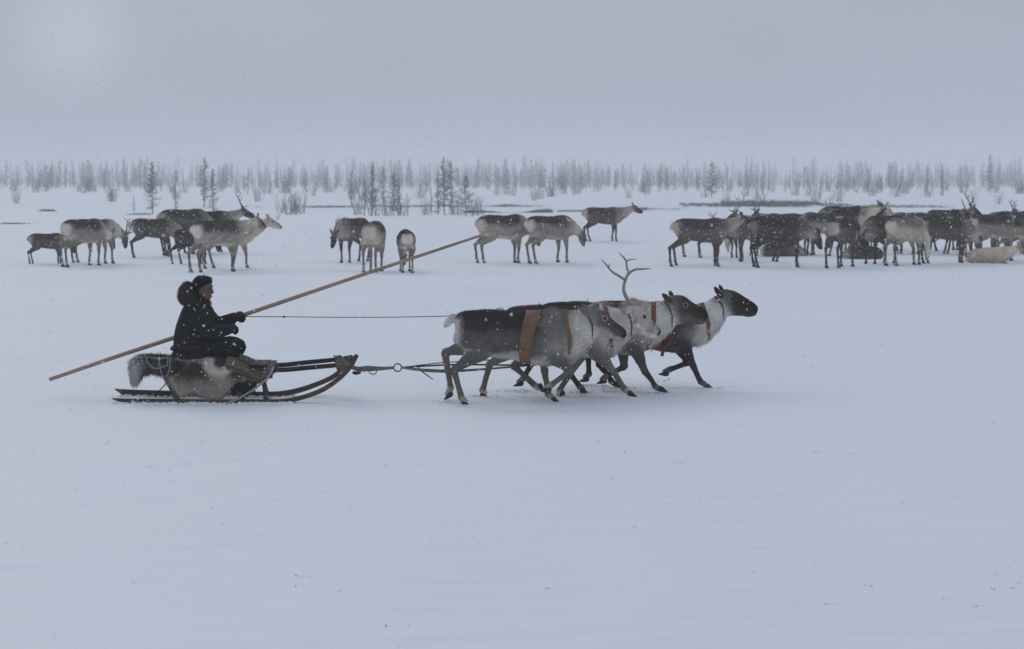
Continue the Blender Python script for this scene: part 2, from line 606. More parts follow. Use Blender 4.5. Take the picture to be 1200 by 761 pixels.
def leg_chain(kind, hip, mid, hock, fet, toe, ys):
    """joints in the x-z plane + lateral positions -> limb rows; ends just above the hoof"""
    hip, mid, hock, fet, toe = [np.asarray(p, float) for p in (hip, mid, hock, fet, toe)]
    y0, y1, y2 = ys
    end = fet + (toe - fet) * 0.62
    L = lambda a, b, t: a + (b - a) * t
    if kind == 'hind':
        rows = [(hip, y0 * .8, .13, .07), (L(hip, mid, .5), y0, .145, .085), (mid, y1, .105, .075), (L(mid, hock, .45), y1, .068, .050),
                (L(mid, hock, .85), y2, .040, .032), (hock, y2, .038, .031), (L(hock, fet, .2), y2, .031, .026), (L(hock, fet, .6), y2, .027, .023),
                (L(hock, fet, .9), y2, .029, .026), (fet, y2, .032, .028), (end, y2, .027, .027)]
    else:
        rows = [(hip, y0 * .8, .12, .06), (L(hip, mid, .5), y0, .11, .07), (mid, y1, .082, .060), (L(mid, hock, .45), y1, .055, .044),
                (L(mid, hock, .85), y2, .037, .034), (hock, y2, .038, .034), (L(hock, fet, .2), y2, .030, .026), (L(hock, fet, .6), y2, .026, .023),
                (L(hock, fet, .9), y2, .028, .026), (fet, y2, .031, .028), (end, y2, .027, .027)]
    return [(p[0], y, p[1], rf * LEG_K, rl * LEG_K) for p, y, rf, rl in rows], fet, toe, y2


def reindeer(spec, coat, label, loc, rz=0.0, scale=1.0, voxel=0.013, fur_n=16000, group=None, seed=1, name='reindeer', hooves=True):
    """spec: torso, neck, head (outline pairs), legs [(kind, joints.., ys)], ears, eyes, antlers"""
    c = COATS[coat] if isinstance(coat, str) else coat
    root = thing(name, label, 'reindeer', loc, rz, group)
    root.scale = (scale,) * 3
    parts, samples = [], []          # samples: (kind, C, U, r)
    h1 = spec['head'][1]
    m_ = [(h1[0] + h1[2]) / 2, (h1[1] + h1[3]) / 2]
    spec['neck'] = list(spec['neck']) + [(m_[0] + (h1[0] - m_[0]) * .8, m_[1] + (h1[1] - m_[1]) * .8, m_[0] + (h1[2] - m_[0]) * .7, m_[1] + (h1[3] - m_[1]) * .7, h1[4] * .75, h1[5])]
    for k in ('torso', 'neck', 'head'):
        V, F, Cc, U, ry = pair_loft(spec[k])
        parts.append((V, F))
        samples.append((k, Cc, U, ry))
    hard = list(parts)
    toes = []
    for lg in spec['legs']:
        rows, fet, toe, y2 = leg_chain(*lg)
        V, F, Cc, U, ry = limb_loft(rows)
        parts.append((V, F))
        samples.append(('leg', Cc, U, ry))
        toes.append((fet, toe, y2))
    for er in spec['ears']:          # (base xyz, tip xyz, width)
        b, t, w = np.array(er[0]), np.array(er[1]), er[2]
        rows = [(*(b + (t - b) * q), w * a, w * a * .62) for q, a in ((-.15, .7), (.15, .85), (.5, 1.0), (.8, .62), (1.0, .2))]
        V, F, Cc, U, ry = limb_loft(rows, 3, 8)
        parts.append((V, F))
        samples.append(('ear', Cc, U, ry))
    if spec.get('tail'):
        rows = [(*p, r, r * .75) for p, r in spec['tail']]
        V, F, Cc, U, ry = limb_loft(rows, 3, 8)
        parts.append((V, F))
        samples.append(('tail', Cc, U, ry))
    V, F = merge(parts)
    me = remeshed(V, F, voxel, 3)
    X = co_of(me)
    X = X + 0.006 * vnoise(X, 9, seed, 2)[:, None] * np.array([1, 1, 1])
    me.vertices.foreach_set('co', X.ravel())
    # ---- coat colour by the part of the body
    cols, wts = [], []
    n1, n2 = vnoise(X, 7, seed + 3, 3), vnoise(X, 2.6, seed + 9, 2)
    eyes = [np.array(q) for q in spec['eyes']]
    for kind, Cc, U, ry in samples:
        rr = np.sqrt(np.linalg.norm(U, axis=1) * np.maximum(ry, 1e-3)) + 0.006
        D = np.linalg.norm(X[:, None, :] - Cc[None], axis=2) / rr[None]
        k = D.argmin(1)
        dm = D[np.arange(len(X)), k]
        t = k / (len(Cc) - 1)
        Uk = U[k]
        h = ((X - Cc[k]) * Uk).sum(1) / ((Uk ** 2).sum(1) + 1e-9)
        mixc = lambda a, b, w: a + (b - a) * np.asarray(w)[:, None]
        if kind == 'torso':
            hh = h + 0.25 * n1 + 0.30 * n2
            col = mixc(np.tile(c['flank'], (len(X), 1)), c['back'], smooth01(-.15, .45, hh))
            col = mixc(col, c['belly'], 1 - smooth01(-.92, -.62, hh))
            col = mixc(col, c['rump'], (1 - smooth01(.19, .28, t + .04 * n1)) * (1 - smooth01(.55, .85, h)) * smooth01(-1.0, -.6, h))
            col = mixc(col, c['shoulder'], smooth01(.66, .80, t + .05 * n1) * (1 - .7 * smooth01(-.1, .5, n2 + .5 * n1)))
        elif kind == 'neck':
            col = mixc(np.tile(c['shoulder'], (len(X), 1)), c['neck'], smooth01(.05, .4, t + .1 * n1))
            col = mixc(col, c['mane'], 1 - smooth01(-.6, .2, h + .2 * n1))
        elif kind == 'head':
            col = mixc(np.tile(c['face'], (len(X), 1)), c['cheek'], 1 - smooth01(-.45, .10, h + .2 * n1 + .5 * smooth01(.45, .75, t)))
            col = mixc(col, c['face'] * .45, .8 * smooth01(.25, .5, h) * smooth01(.28, .5, t))
            col = mixc(col, c['face'] * .3, .75 * smooth01(.15, .5, n1) * spec.get('patch', 0))
            col = mixc(col, c['cheek'] * 1.15, smooth01(.56, .66, t) * (1 - smooth01(-.5, -.2, h)))
            col = mixc(col, C3(.016, .014, .013), smooth01(.70, .78, t) * smooth01(-.55, -.1, h))
        elif kind == 'leg':
            col = mixc(np.tile(c['flank'], (len(X), 1)), c['leg'], smooth01(.12, .35, t + .08 * n1))
            col = mixc(col, c['shank'], smooth01(.45, .6, t))
            col = mixc(col, c['sock'], smooth01(.84, .93, t + .04 * n1))
        elif kind == 'ear':
            col = mixc(np.tile(c['cheek'] * .55, (len(X), 1)), c['face'] * .6, smooth01(.45, .9, t))
        else:
            col = np.tile(c['rump'], (len(X), 1))
        if kind == 'head':
            for q in eyes:
                de = np.linalg.norm(X - q, axis=1)
                col = mixc(col, C3(.40, .37, .33), spec.get('ring', .35) * (1 - smooth01(.024, .040, de)) * smooth01(.010, .018, de))
        cols.append(col)
        wts.append(np.exp(-7 * dm) * (1.0 if kind != 'leg' else smooth01(.02, .3, t) + .02))
    W = np.array(wts)
    W /= W.sum(0) + 1e-20
    cl = sum(W[i][:, None] * cols[i] for i in range(len(cols)))
    cl *= (1 + .26 * n1 + .18 * n2 + .12 * vnoise(X, 26, seed + 5, 2))[:, None]
    cl = np.clip(cl, .006, .8)
    set_cols(me, cl)
    body = link('body', me, M_COAT, root)
    # ---- hair tufts: short on face and shanks, long under the neck
    kinds = np.array([s[0] for s in samples])
    top = W.argmax(0)
    hl = np.where(kinds[top] == 'torso', .032, np.where(kinds[top] == 'neck', .05, np.where(kinds[top] == 'leg', .012, np.where(kinds[top] == 'tail', .05, .011))))
    # mane: underside of the neck
    nk = samples[1]
    Dn = np.linalg.norm(X[:, None, :] - nk[1][None], axis=2)
    kk = Dn.argmin(1)
    hn = ((X - nk[1][kk]) * nk[2][kk]).sum(1) / ((nk[2][kk] ** 2).sum(1) + 1e-9)
    hl = np.where((kinds[top] == 'neck') & (hn < -.4), .085, hl)
    hl = np.where(kinds[top] == 'neck', hl * (1 - .7 * smooth01(.35, .85, kk / (len(nk[1]) - 1))), hl)
    def flow(P, n):
        d = np.tile(C3(-1, 0, -.45), (len(P), 1))
        return d
    fm = fur_mesh('fur', me, cl, fur_n, hl, flow, seed=seed, width=.0055 if voxel < .016 else .010)
    link('fur', fm, M_FUR, body)
    # ---- eyes, hooves, antlers
    for q in eyes:
        o = link('eye', EYE_MESH, None, root, tuple(q))
        o.scale = (.019,) * 3
    if hooves:
        for fet, toe, y2 in toes:
            e0 = fet + (toe - fet) * .48
            d = toe - e0
            o = link('hoof', HOOF_MESH, None, root, (e0[0], y2, e0[1]))
            ang = -math.atan2(d[1], d[0])
            # a planted hoof lies flat; a lifted one points along the pastern
            lifted = toe[1] > .06 or d[0] < .01
            rot = ang if lifted else max(-.2, min(.25, ang * .25))
            if lifted:
                o.location = (e0[0], y2, e0[1])
            else:
                o.location = (toe[0] - .055, y2, toe[1] + .004)
            o.rotation_euler = (0, rot, 0)
            o.scale = (1.15,) * 3
    for an in spec.get('antlers', []):
        tubes = [tube(P, R, 6, 3) for P, R in an['beams']]
        link('antler', mesh_from('antler', *merge(tubes)), an.get('mat', M_ANTLER), root)
    return root, body, merge(hard)


# ---------------- the four harnessed animals, traced lane by lane
def team_spec(Y, torso, neck, head, legs, ears, eye, tail=None, antlers=()):
    """all points are picture positions; they land in the lane at depth Y"""
    base = at(sum(t[0] for t in torso) / len(torso), 400, Y)
    base[2] = gz(base[0], Y)

    def q(px, py):
        p = at(px, py, Y) - base
        return p[0], p[2]
    S = {}
    for nm, st in (('torso', torso), ('neck', neck), ('head', head)):
        S[nm] = [(*q(a, b), *q(c_, d), ry, yo) for a, b, c_, d, ry, yo in st]
    S['legs'] = []
    for kind, side, js in legs:
        s = -1 if side == 'near' else 1
        S['legs'].append((kind, *[q(*j) for j in js], (s * .10, s * .13, s * .115)))
    S['ears'] = []
    for (b, t, yb, yt, w) in ears:
        bx, bz = q(*b); tx, tz = q(*t)
        S['ears'].append(((bx, yb, bz), (tx, yt, tz), w))
    ex, ez = q(*eye[:2])
    S['eyes'] = [(ex, -eye[2], ez), (ex, eye[2], ez)]
    if tail:
        S['tail'] = [((q(px, py)[0], 0, q(px, py)[1]), r) for px, py, r in tail]
    S['antlers'] = []
    for beams in antlers:
        S['antlers'].append({'beams': [([(q(px, py)[0], yy, q(px, py)[1]) for px, py, yy in pts], rad) for pts, rad in beams]})
    return S, base, q


T1 = [(533.5, 374, 535, 392, .04, 0), (536, 368.5, 538, 403, .11, 0), (543, 365, 545, 411, .17, 0), (556, 363.5, 560, 416, .205, 0),
      (580, 363, 583, 419, .225, 0), (605, 364.5, 605, 422, .235, 0), (628, 365, 626, 427, .22, 0), (645, 360.5, 644, 429, .185, 0),
      (656, 362, 656, 428, .14, 0), (664, 370, 665, 423, .06, 0)]


def shift(st, dx, dy, k=1.0, cx=600, cy=395):
    return [(cx + (a - cx) * k + dx, cy + (b - cy) * k + dy, cx + (c_ - cx) * k + dx, cy + (d - cy) * k + dy, ry * k, yo) for a, b, c_, d, ry, yo in st]


LANES = [26.80, 27.42, 28.02, 28.62]
team = []
# nearest: light shoulder, tan girth
team.append(dict(
    Y=LANES[0], coat='team1', torso=T1,
    neck=[(646, 361, 652, 430, .16, 0), (662, 363, 668, 427, .125, 0), (675, 363.5, 684, 413, .10, -.01), (685, 362.5, 696, 400, .085, -.02)],
    head=[(688, 361, 694, 395, .06, -.02), (697, 360.5, 699, 395, .078, -.03), (708, 364.5, 704, 394.5, .080, -.04), (718, 373.5, 711.5, 396, .060, -.05),
          (725, 379.5, 718.5, 398, .054, -.06), (730.5, 383.5, 723.5, 399.5, .054, -.06), (733.5, 387.5, 728, 399.5, .046, -.06), (734.5, 391, 731, 397.5, .025, -.06)],
    legs=[('hind', 'near', [(551, 388), (566, 408), (532, 433), (541.5, 465), (550, 475)]),
          ('hind', 'far', [(549, 388), (552, 406), (521.5, 414), (528, 456), (520.5, 470)]),
          ('fore', 'near', [(650, 392), (649, 417), (668.5, 433.5), (646, 450), (635, 457)]),
          ('fore', 'far', [(646, 392), (638, 414), (638.5, 436), (642.5, 464), (655, 473)])],
    ears=[((690, 369), (678, 354), -.075, -.16, .046), ((694, 364), (703, 357), .05, .15, .042)],
    eye=(708.5, 372.5, .105), tail=[(536, 371, .035), (530, 374, .04), (526, 379, .028), (524, 383, .012)],
    label='harnessed reindeer nearest the camera, dark saddle and white rump, tan leather girth', strap=[((626, 362), (614, 433), .155, M_LEATHER), ((660, 360), (668, 432), .05, M_LEATHER)]))
# second: one tall antler
team.append(dict(
    Y=LANES[1], coat='team2', torso=shift(T1, 56, -7, .95),
    neck=[(698, 357, 703, 421, .15, 0), (712, 359, 719, 417, .12, 0), (724, 361, 731, 404, .10, -.02), (732, 361, 741, 395, .085, -.03)],
    head=[(733, 359.5, 740, 390, .06, -.03), (743, 357.5, 745, 391, .080, -.05), (753, 361.5, 749, 392.5, .080, -.07), (761, 371, 755, 394, .062, -.09),
          (766.5, 377.5, 760.5, 395.5, .056, -.10), (771, 381.5, 765, 396, .054, -.10), (773.5, 385.5, 769, 395.5, .046, -.10), (774, 388.5, 771.5, 393.5, .025, -.10)],
    legs=[('hind', 'near', [(606, 384), (625, 405), (602.5, 428), (627, 451), (637, 458)]),
          ('hind', 'far', [(602, 384), (603, 408), (574, 428), (565.5, 459), (571, 468)]),
          ('fore', 'near', [(702, 388), (699, 412), (719, 435), (732, 456), (743.5, 463)]),
          ('fore', 'far', [(696, 388), (684, 411), (667, 441), (656, 459), (657, 468)])],
    ears=[((737, 367), (724.5, 358), -.08, -.17, .036), ((741, 362), (735, 356), .03, .10, .03)],
    eye=(754.5, 370.5, .135), tail=[(590, 362, .035), (584, 366, .035), (581, 372, .015)],
    antlers=[[([(742, 360, -.02), (736, 352, 0), (731, 341, .02), (732.5, 330, .02), (737, 320.5, 0), (744, 316, -.05), (753, 315, -.10), (762, 314.5, -.14)],
               [.024, .023, .019, .018, .016, .013, .010, .005]),
              ([(737, 321, 0), (734.5, 313, .03), (734, 306.5, .05), (730, 301, .07), (725.5, 297, .08)], [.015, .012, .011, .009, .004]),
              ([(734, 306.5, .05), (739, 304.5, .02), (746, 304, -.01)], [.010, .007, .003]),
              ([(732, 328, .02), (725, 323.5, .06), (717, 318.5, .10), (711, 311, .13), (705.5, 305, .15)], [.016, .014, .012, .009, .004]),
              ([(714, 315, .115), (714.5, 311.5, .10), (714, 309, .09)], [.008, .006, .003])]],
    label='white-necked harnessed reindeer carrying one tall forked antler', strap=[((683, 355), (675, 425), .10, M_LEATHER_R), ((708, 355), (717, 420), .05, M_LEATHER_R)]))
# third: dark face with a pale eye ring
team.append(dict(
    Y=LANES[2], coat='team3', torso=shift(T1, 96, -11, .95),
    neck=[(741, 349.5, 748, 414, .16, 0), (756, 353, 763, 408, .13, 0), (769, 354, 777, 397, .105, -.01), (778, 351.5, 789, 385, .09, -.02)],
    head=[(781, 347.5, 788, 381, .062, -.02), (791, 345.5, 794, 380.5, .083, -.03), (802, 347, 801, 379.5, .083, -.05), (812, 354, 808, 379.5, .065, -.06),
          (819, 358.5, 814.5, 380, .057, -.07), (825, 362, 820.5, 380, .056, -.07), (828.5, 366, 824.5, 378.5, .047, -.07), (829, 369.5, 827, 375.5, .025, -.07)],
    legs=[('hind', 'near', [(652, 376), (670, 402), (664, 431), (679, 452), (688, 460)]),
          ('hind', 'far', [(648, 376), (654, 402), (626, 423), (613, 445), (603, 453)]),
          ('fore', 'near', [(746, 384), (744, 406), (755, 434), (767.5, 452), (780, 458)]),
          ('fore', 'far', [(740, 384), (730, 404), (732, 431), (712, 441), (700, 451)])],
    ears=[((785, 352), (774.5, 343), -.08, -.16, .034), ((789, 349), (784.5, 340.5), .05, .10, .028)],
    eye=(802.5, 357, .12), tail=[(634, 358, .035), (628, 362, .035), (625, 368, .015)],
    label='harnessed reindeer with dark face and pale eye ring, third across the team', strap=[((713, 348), (707, 420), .15, M_LEATHER_R), ((766, 350), (758, 415), .05, M_LEATHER_R)]))
# fourth: head raised, out in front
team.append(dict(
    Y=LANES[3], coat='team4', torso=shift(T1, 152, -13, .92),
    neck=[(798, 354, 806, 407, .15, 0), (814, 357.5, 826, 402, .12, 0), (828, 353.5, 841, 389, .095, 0), (838, 347, 850, 375, .08, 0)],
    head=[(841, 342.5, 849, 371, .055, 0), (850, 338.5, 855, 370.5, .073, 0), (861, 341, 861, 370, .072, 0), (871, 347, 869, 370.5, .055, 0),
          (879.5, 352, 876, 371.5, .050, 0), (885, 356, 881.5, 371, .049, 0), (888, 359.5, 885.5, 369.5, .041, 0), (888.5, 362.5, 887, 367, .022, 0)],
    legs=[('hind', 'near', [(706, 374), (719, 402), (702, 425), (716, 446), (726, 452)]),
          ('hind', 'far', [(704, 374), (712, 400), (690, 417), (690.5, 440), (680, 448)]),
          ('fore', 'near', [(798, 380), (799, 400), (812, 429), (820.5, 447), (835, 456)]),
          ('fore', 'far', [(794, 380), (791, 402), (808, 426), (786, 434), (773, 440)])],
    ears=[((844, 346), (836.5, 335), -.06, -.11, .034), ((848, 342), (843, 333), .05, .08, .026)],
    eye=(857.5, 350, .072), tail=[(690, 354, .035), (684, 358, .03), (681, 363, .015)],
    label='dark harnessed reindeer with raised head and white neck, farthest right of the team', strap=[((775, 347), (772, 412), .12, M_LEATHER_R), ((821, 352), (831, 404), .05, M_LEATHER_R), ((790, 396), (776, 413), .04, M_LEATHER_R)][:2]))


def strap_mesh(hard, q, A, B, width, off=.020, thick=.007, n=40, bow=0.0):
    """band of leather laid round the body in the plane through A and B"""
    bv = BVHTree.FromPolygons([Vector(v) for v in hard[0]], [list(f) for f in hard[1]])
    ax, az = q(*A); bx, bz = q(*B)
    cen = np.array([(ax + bx) / 2, 0, (az + bz) / 2])
    u = np.array([ax - bx, 0, az - bz]); u /= np.linalg.norm(u)
    w = np.array([u[2], 0, -u[0]])
    V, F = [], []
    for k in range(n):
        a = 2 * math.pi * k / n
        d = u * math.cos(a) + np.array([0, 1.0, 0]) * math.sin(a)
        hits = []
        wd = width * (1 - .14 * (1 - math.cos(a)))
        cn = cen + w * bow * math.sin(a) ** 2
        for o in (-.5, -.17, .17, .5):
            p0 = cn + w * (o * wd) + d * 1.2
            h = bv.ray_cast(Vector(p0), Vector(-d), 1.2)
            hits.append(1.2 - h[3] if h[0] is not None else None)
        hv = [x for x in hits if x is not None]
        m = sum(hv) / len(hv) if hv else .2
        for o, r in zip((-.5, -.17, .17, .5), hits):
            r = m if r is None else r
            V.append(cn + w * (o * wd) + d * (r + off))
        for o, r in zip((.5, .17, -.17, -.5), hits[::-1]):
            r = m if r is None else r
            V.append(cn + w * (o * wd) + d * (r + off - thick - .01))
    V = np.array(V).reshape(n, 8, 3)
    for _ in range(3):
        V = (np.roll(V, 1, 0) + 2 * V + np.roll(V, -1, 0)) / 4
    V = V.reshape(-1, 3)
    for k in range(n):
        k2 = (k + 1) % n
        for j in range(8):
            j2 = (j + 1) % 8
            F.append((k * 8 + j, k2 * 8 + j, k2 * 8 + j2, k * 8 + j2))
    return mesh_from('harness_strap', V, F)


TEAM_Q = []
for i, t in enumerate(team):
    S, base, q = team_spec(t['Y'], t['torso'], t['neck'], t['head'], t['legs'], t['ears'], t['eye'], t['tail'], t.get('antlers', ()))
    S['ring'] = (.8, .35, .6, .1)[i]
    S['patch'] = (0, 1, 0, 0)[i]
    root, body, hard = reindeer(S, t['coat'], t['label'], base, 0, 1.0, .0115, 26000, 'reindeer of the sled team', seed=11 + i)
    for A, B, w, m in t['strap']:
        link('harness_strap', strap_mesh(hard, q, A, B, w, .024, bow=-.035 if w > .09 else .03), m, root)
    # halter: a cord behind the ears
    hs_, ns_ = t['head'], t['neck'][-1]
    link('halter', strap_mesh(hard, q, (ns_[0] - 1, ns_[1]), (ns_[2] - 3, ns_[3]), .016, .016, .005, 28, .05), M_BRIDLE, root)
    if i == 3:
        P = [(q(*a_)[0], -.20, q(*a_)[1]) for a_ in ((786, 393), (780, 403), (776, 409), (774.5, 416))]
        link('strap_end', mesh_from('strap_end', *tube(P, [.03, .028, .024, .02], 6, 2)), M_LEATHER_R, root)
    TEAM_Q.append((root, base, q))


# ---------------- the loose herd
def herd_spec(rg, neck='level', turn=0.0, calf=False, lying=False, stance=None, antler=None):
    j = lambda s: float(rg.normal(0, s))
    T = [(-.63, .93, -.62, .80, .04, 0), (-.60, 1.0, -.58, .72, .12, 0), (-.50, 1.055, -.48, .66, .18, 0), (-.36, 1.075, -.35, .615, .21, 0),
         (-.12, 1.065, -.12, .56, .23, 0), (.10, 1.06, .10, .535, .235, 0), (.28, 1.085, .27, .53, .215, 0), (.42, 1.075, .42, .56, .17, 0),
         (.53, 1.02, .53, .62, .11, 0), (.58, .93, .59, .74, .05, 0)]
    if neck == 'level':
        N = [(.40, 1.07, .46, .60, .15, 0), (.56, 1.07, .62, .71, .12, 0), (.72, 1.09, .78, .84, .095, 0), (.84, 1.12, .90, .94, .08, 0)]
        H = [(.85, 1.15, .91, .92, .06, 0), (.93, 1.17, .95, .91, .075, 0), (1.03, 1.12, 1.01, .885, .074, 0), (1.12, 1.05, 1.07, .86, .058, 0),
             (1.19, .99, 1.14, .85, .05, 0), (1.24, .945, 1.19, .845, .044, 0), (1.26, .91, 1.235, .86, .026, 0)]
        ear = (.90, 1.13, .86, 1.24); eye = (1.02, 1.05)
        ant = (.93, 1.16)
    elif neck == 'low':
        N = [(.40, 1.06, .42, .58, .15, 0), (.58, .98, .55, .62, .12, 0), (.72, .86, .64, .64, .095, 0), (.82, .75, .72, .60, .08, 0)]
        H = [(.83, .77, .71, .61, .06, 0), (.89, .71, .74, .55, .075, 0), (.93, .62, .76, .49, .074, 0), (.95, .51, .80, .43, .058, 0),
             (.96, .43, .84, .38, .05, 0), (.965, .37, .88, .345, .044, 0), (.95, .335, .91, .335, .026, 0)]
        ear = (.83, .73, .78, .86); eye = (.885, .62)
        ant = (.87, .73)
    else:  # grazing
        N = [(.40, 1.04, .40, .58, .15, 0), (.58, .92, .50, .60, .12, 0), (.70, .74, .57, .55, .095, 0), (.77, .58, .64, .46, .08, 0)]
        H = [(.78, .58, .63, .47, .06, 0), (.82, .50, .65, .39, .075, 0), (.835, .40, .665, .31, .074, 0), (.825, .29, .69, .23, .058, 0),
             (.81, .20, .71, .165, .05, 0), (.80, .13, .73, .11, .044, 0), (.785, .095, .75, .09, .026, 0)]
        ear = (.77, .55, .70, .68); eye = (.785, .40)
        ant = (.81, .53)
    hx, hz_ = (H[0][0] + H[0][2]) / 2, (H[0][1] + H[0][3]) / 2
    hk = .88
    H = [(hx + (a - hx) * hk, hz_ + (b - hz_) * hk, hx + (c_ - hx) * hk, hz_ + (d - hz_) * hk, ry * .95, yo) for a, b, c_, d, ry, yo in H]
    eye = (hx + (eye[0] - hx) * hk, hz_ + (eye[1] - hz_) * hk)
    # turn the head aside
    nk = len(N)
    N = [(a, b, c_, d, ry, turn * .18 * (k / nk) ** 2) for k, (a, b, c_, d, ry, _) in enumerate(N)]
    H = [(a, b, c_, d, ry, turn * (.15 + .30 * (k / 6))) for k, (a, b, c_, d, ry, _) in enumerate(H)]
    if turn:
        sh = .06 * abs(turn)
        H = [(a - sh * k, b, c_ - sh * k, d, ry, yo) for k, (a, b, c_, d, ry, yo) in enumerate(H)]
    S = dict(torso=T, neck=N, head=H, legs=[])
    if lying:
        for s in (-1, 1):
            S['legs'].append(('hind', (-.40, .80), (-.12, .66), (-.42, .60), (-.14, .565), (-.03, .555), (s * .12, s * .22, s * .24)))
            S['legs'].append(('fore', (.36, .76), (.26, .64), (.55, .575), (.36, .565), (.26, .555), (s * .12, s * .16, s * .16)))
        off = -.54
        mv = lambda st: [(a, b + off, c_, d + off, ry * 1.18, yo) for a, b, c_, d, ry, yo in st]
        S['torso'], S['neck'], S['head'] = [(a, (.20, .30, .40, .47, .50, .50, .52, .50, .44, .36)[k], c_, (.14, .10, .04, .0, .0, .0, .0, .02, .07, .14)[k], ry * 1.1, yo) for k, (a, b, c_, d, ry, yo) in enumerate(mv(T))], mv(N), mv(H)
        S['legs'] = [(k, *[(p[0], p[1] + off) for p in (a, b, c_, d, e_)], y) for k, a, b, c_, d, e_, y in S['legs']]
    else:
        off = 0
        for s in (-1, 1):
            d = j(.07) if stance is None else stance * s
            S['legs'].append(('hind', (-.42, .82), (-.32 + d * .3, .63), (-.58 + d * .8, .43), (-.53 + d, .115), (-.46 + d, .01), (s * .10, s * .14, s * .12)))
            d = j(.05) if stance is None else -stance * s
            S['legs'].append(('fore', (.37, .80), (.31 + d * .2, .60), (.35 + d * .7, .345), (.335 + d, .11), (.40 + d, .01), (s * .11, s * .13, s * .115)))
    yo = turn * .17
    S['ears'] = [((ear[0], s * .06 + yo, ear[1] + off), (ear[2], s * .14 + yo, ear[3] + off), .034) for s in (-1, 1)]
    ye = turn * .25
    S['eyes'] = [(eye[0] - .06 * abs(turn), s * .070 + ye, eye[1] + off) for s in (-1, 1)]
    S['tail'] = [((-.60, 0, .96 + off), .04), ((-.65, 0, .92 + off), .045), ((-.67, 0, .85 + off), .03), ((-.67, 0, .80 + off), .01)]
    S['antlers'] = []
    if antler:
        sz, mat, sides = antler
        for s in sides:
            b = np.array([ant[0], s * .035 + yo, ant[1] + off - .02])
            up = np.array([-.25, s * .35, .9]) if neck == 'level' else np.array([.35, s * .45, .8])
            k = sz * (1 + j(.1))
            bk = np.array([-.5, 0, .2]) if neck == 'level' else np.array([-.1, 0, .5])
            P = [b, b + up * .10 * k + bk * .10 * k, b + up * .26 * k + bk * .22 * k, b + up * .45 * k + bk * .20 * k, b + up * .62 * k + bk * .02 * k + C3(.06, s * -.03, .02) * k]
            beams = [(P, [.017, .015, .013, .010, .004])]
            beams.append(([b + C3(0, 0, .02), b + C3(.09, s * .02, .06) * k, b + C3(.20, s * .02, .10) * k], [.011, .009, .003]))
            beams.append(([P[2], P[2] + C3(.08, s * .04, .06) * k, P[2] + C3(.12, s * .05, .17) * k], [.010, .008, .003]))
            beams.append(([P[3], P[3] + C3(-.07, s * .03, .06) * k, P[3] + C3(-.10, s * .04, .15) * k], [.009, .007, .003]))
            beams.append(([P[3] * .5 + P[4] * .5, P[3] * .5 + P[4] * .5 + C3(.05, s * .06, .10) * k], [.007, .003]))
            S['antlers'].append({'beams': beams, 'mat': mat})
    return S


PALE_A, DARK_A = M_ANTLER, M_ANTLER_D
B2 = (-1, 1)
L_, D_, G_ = 'level', 'low', 'graze'
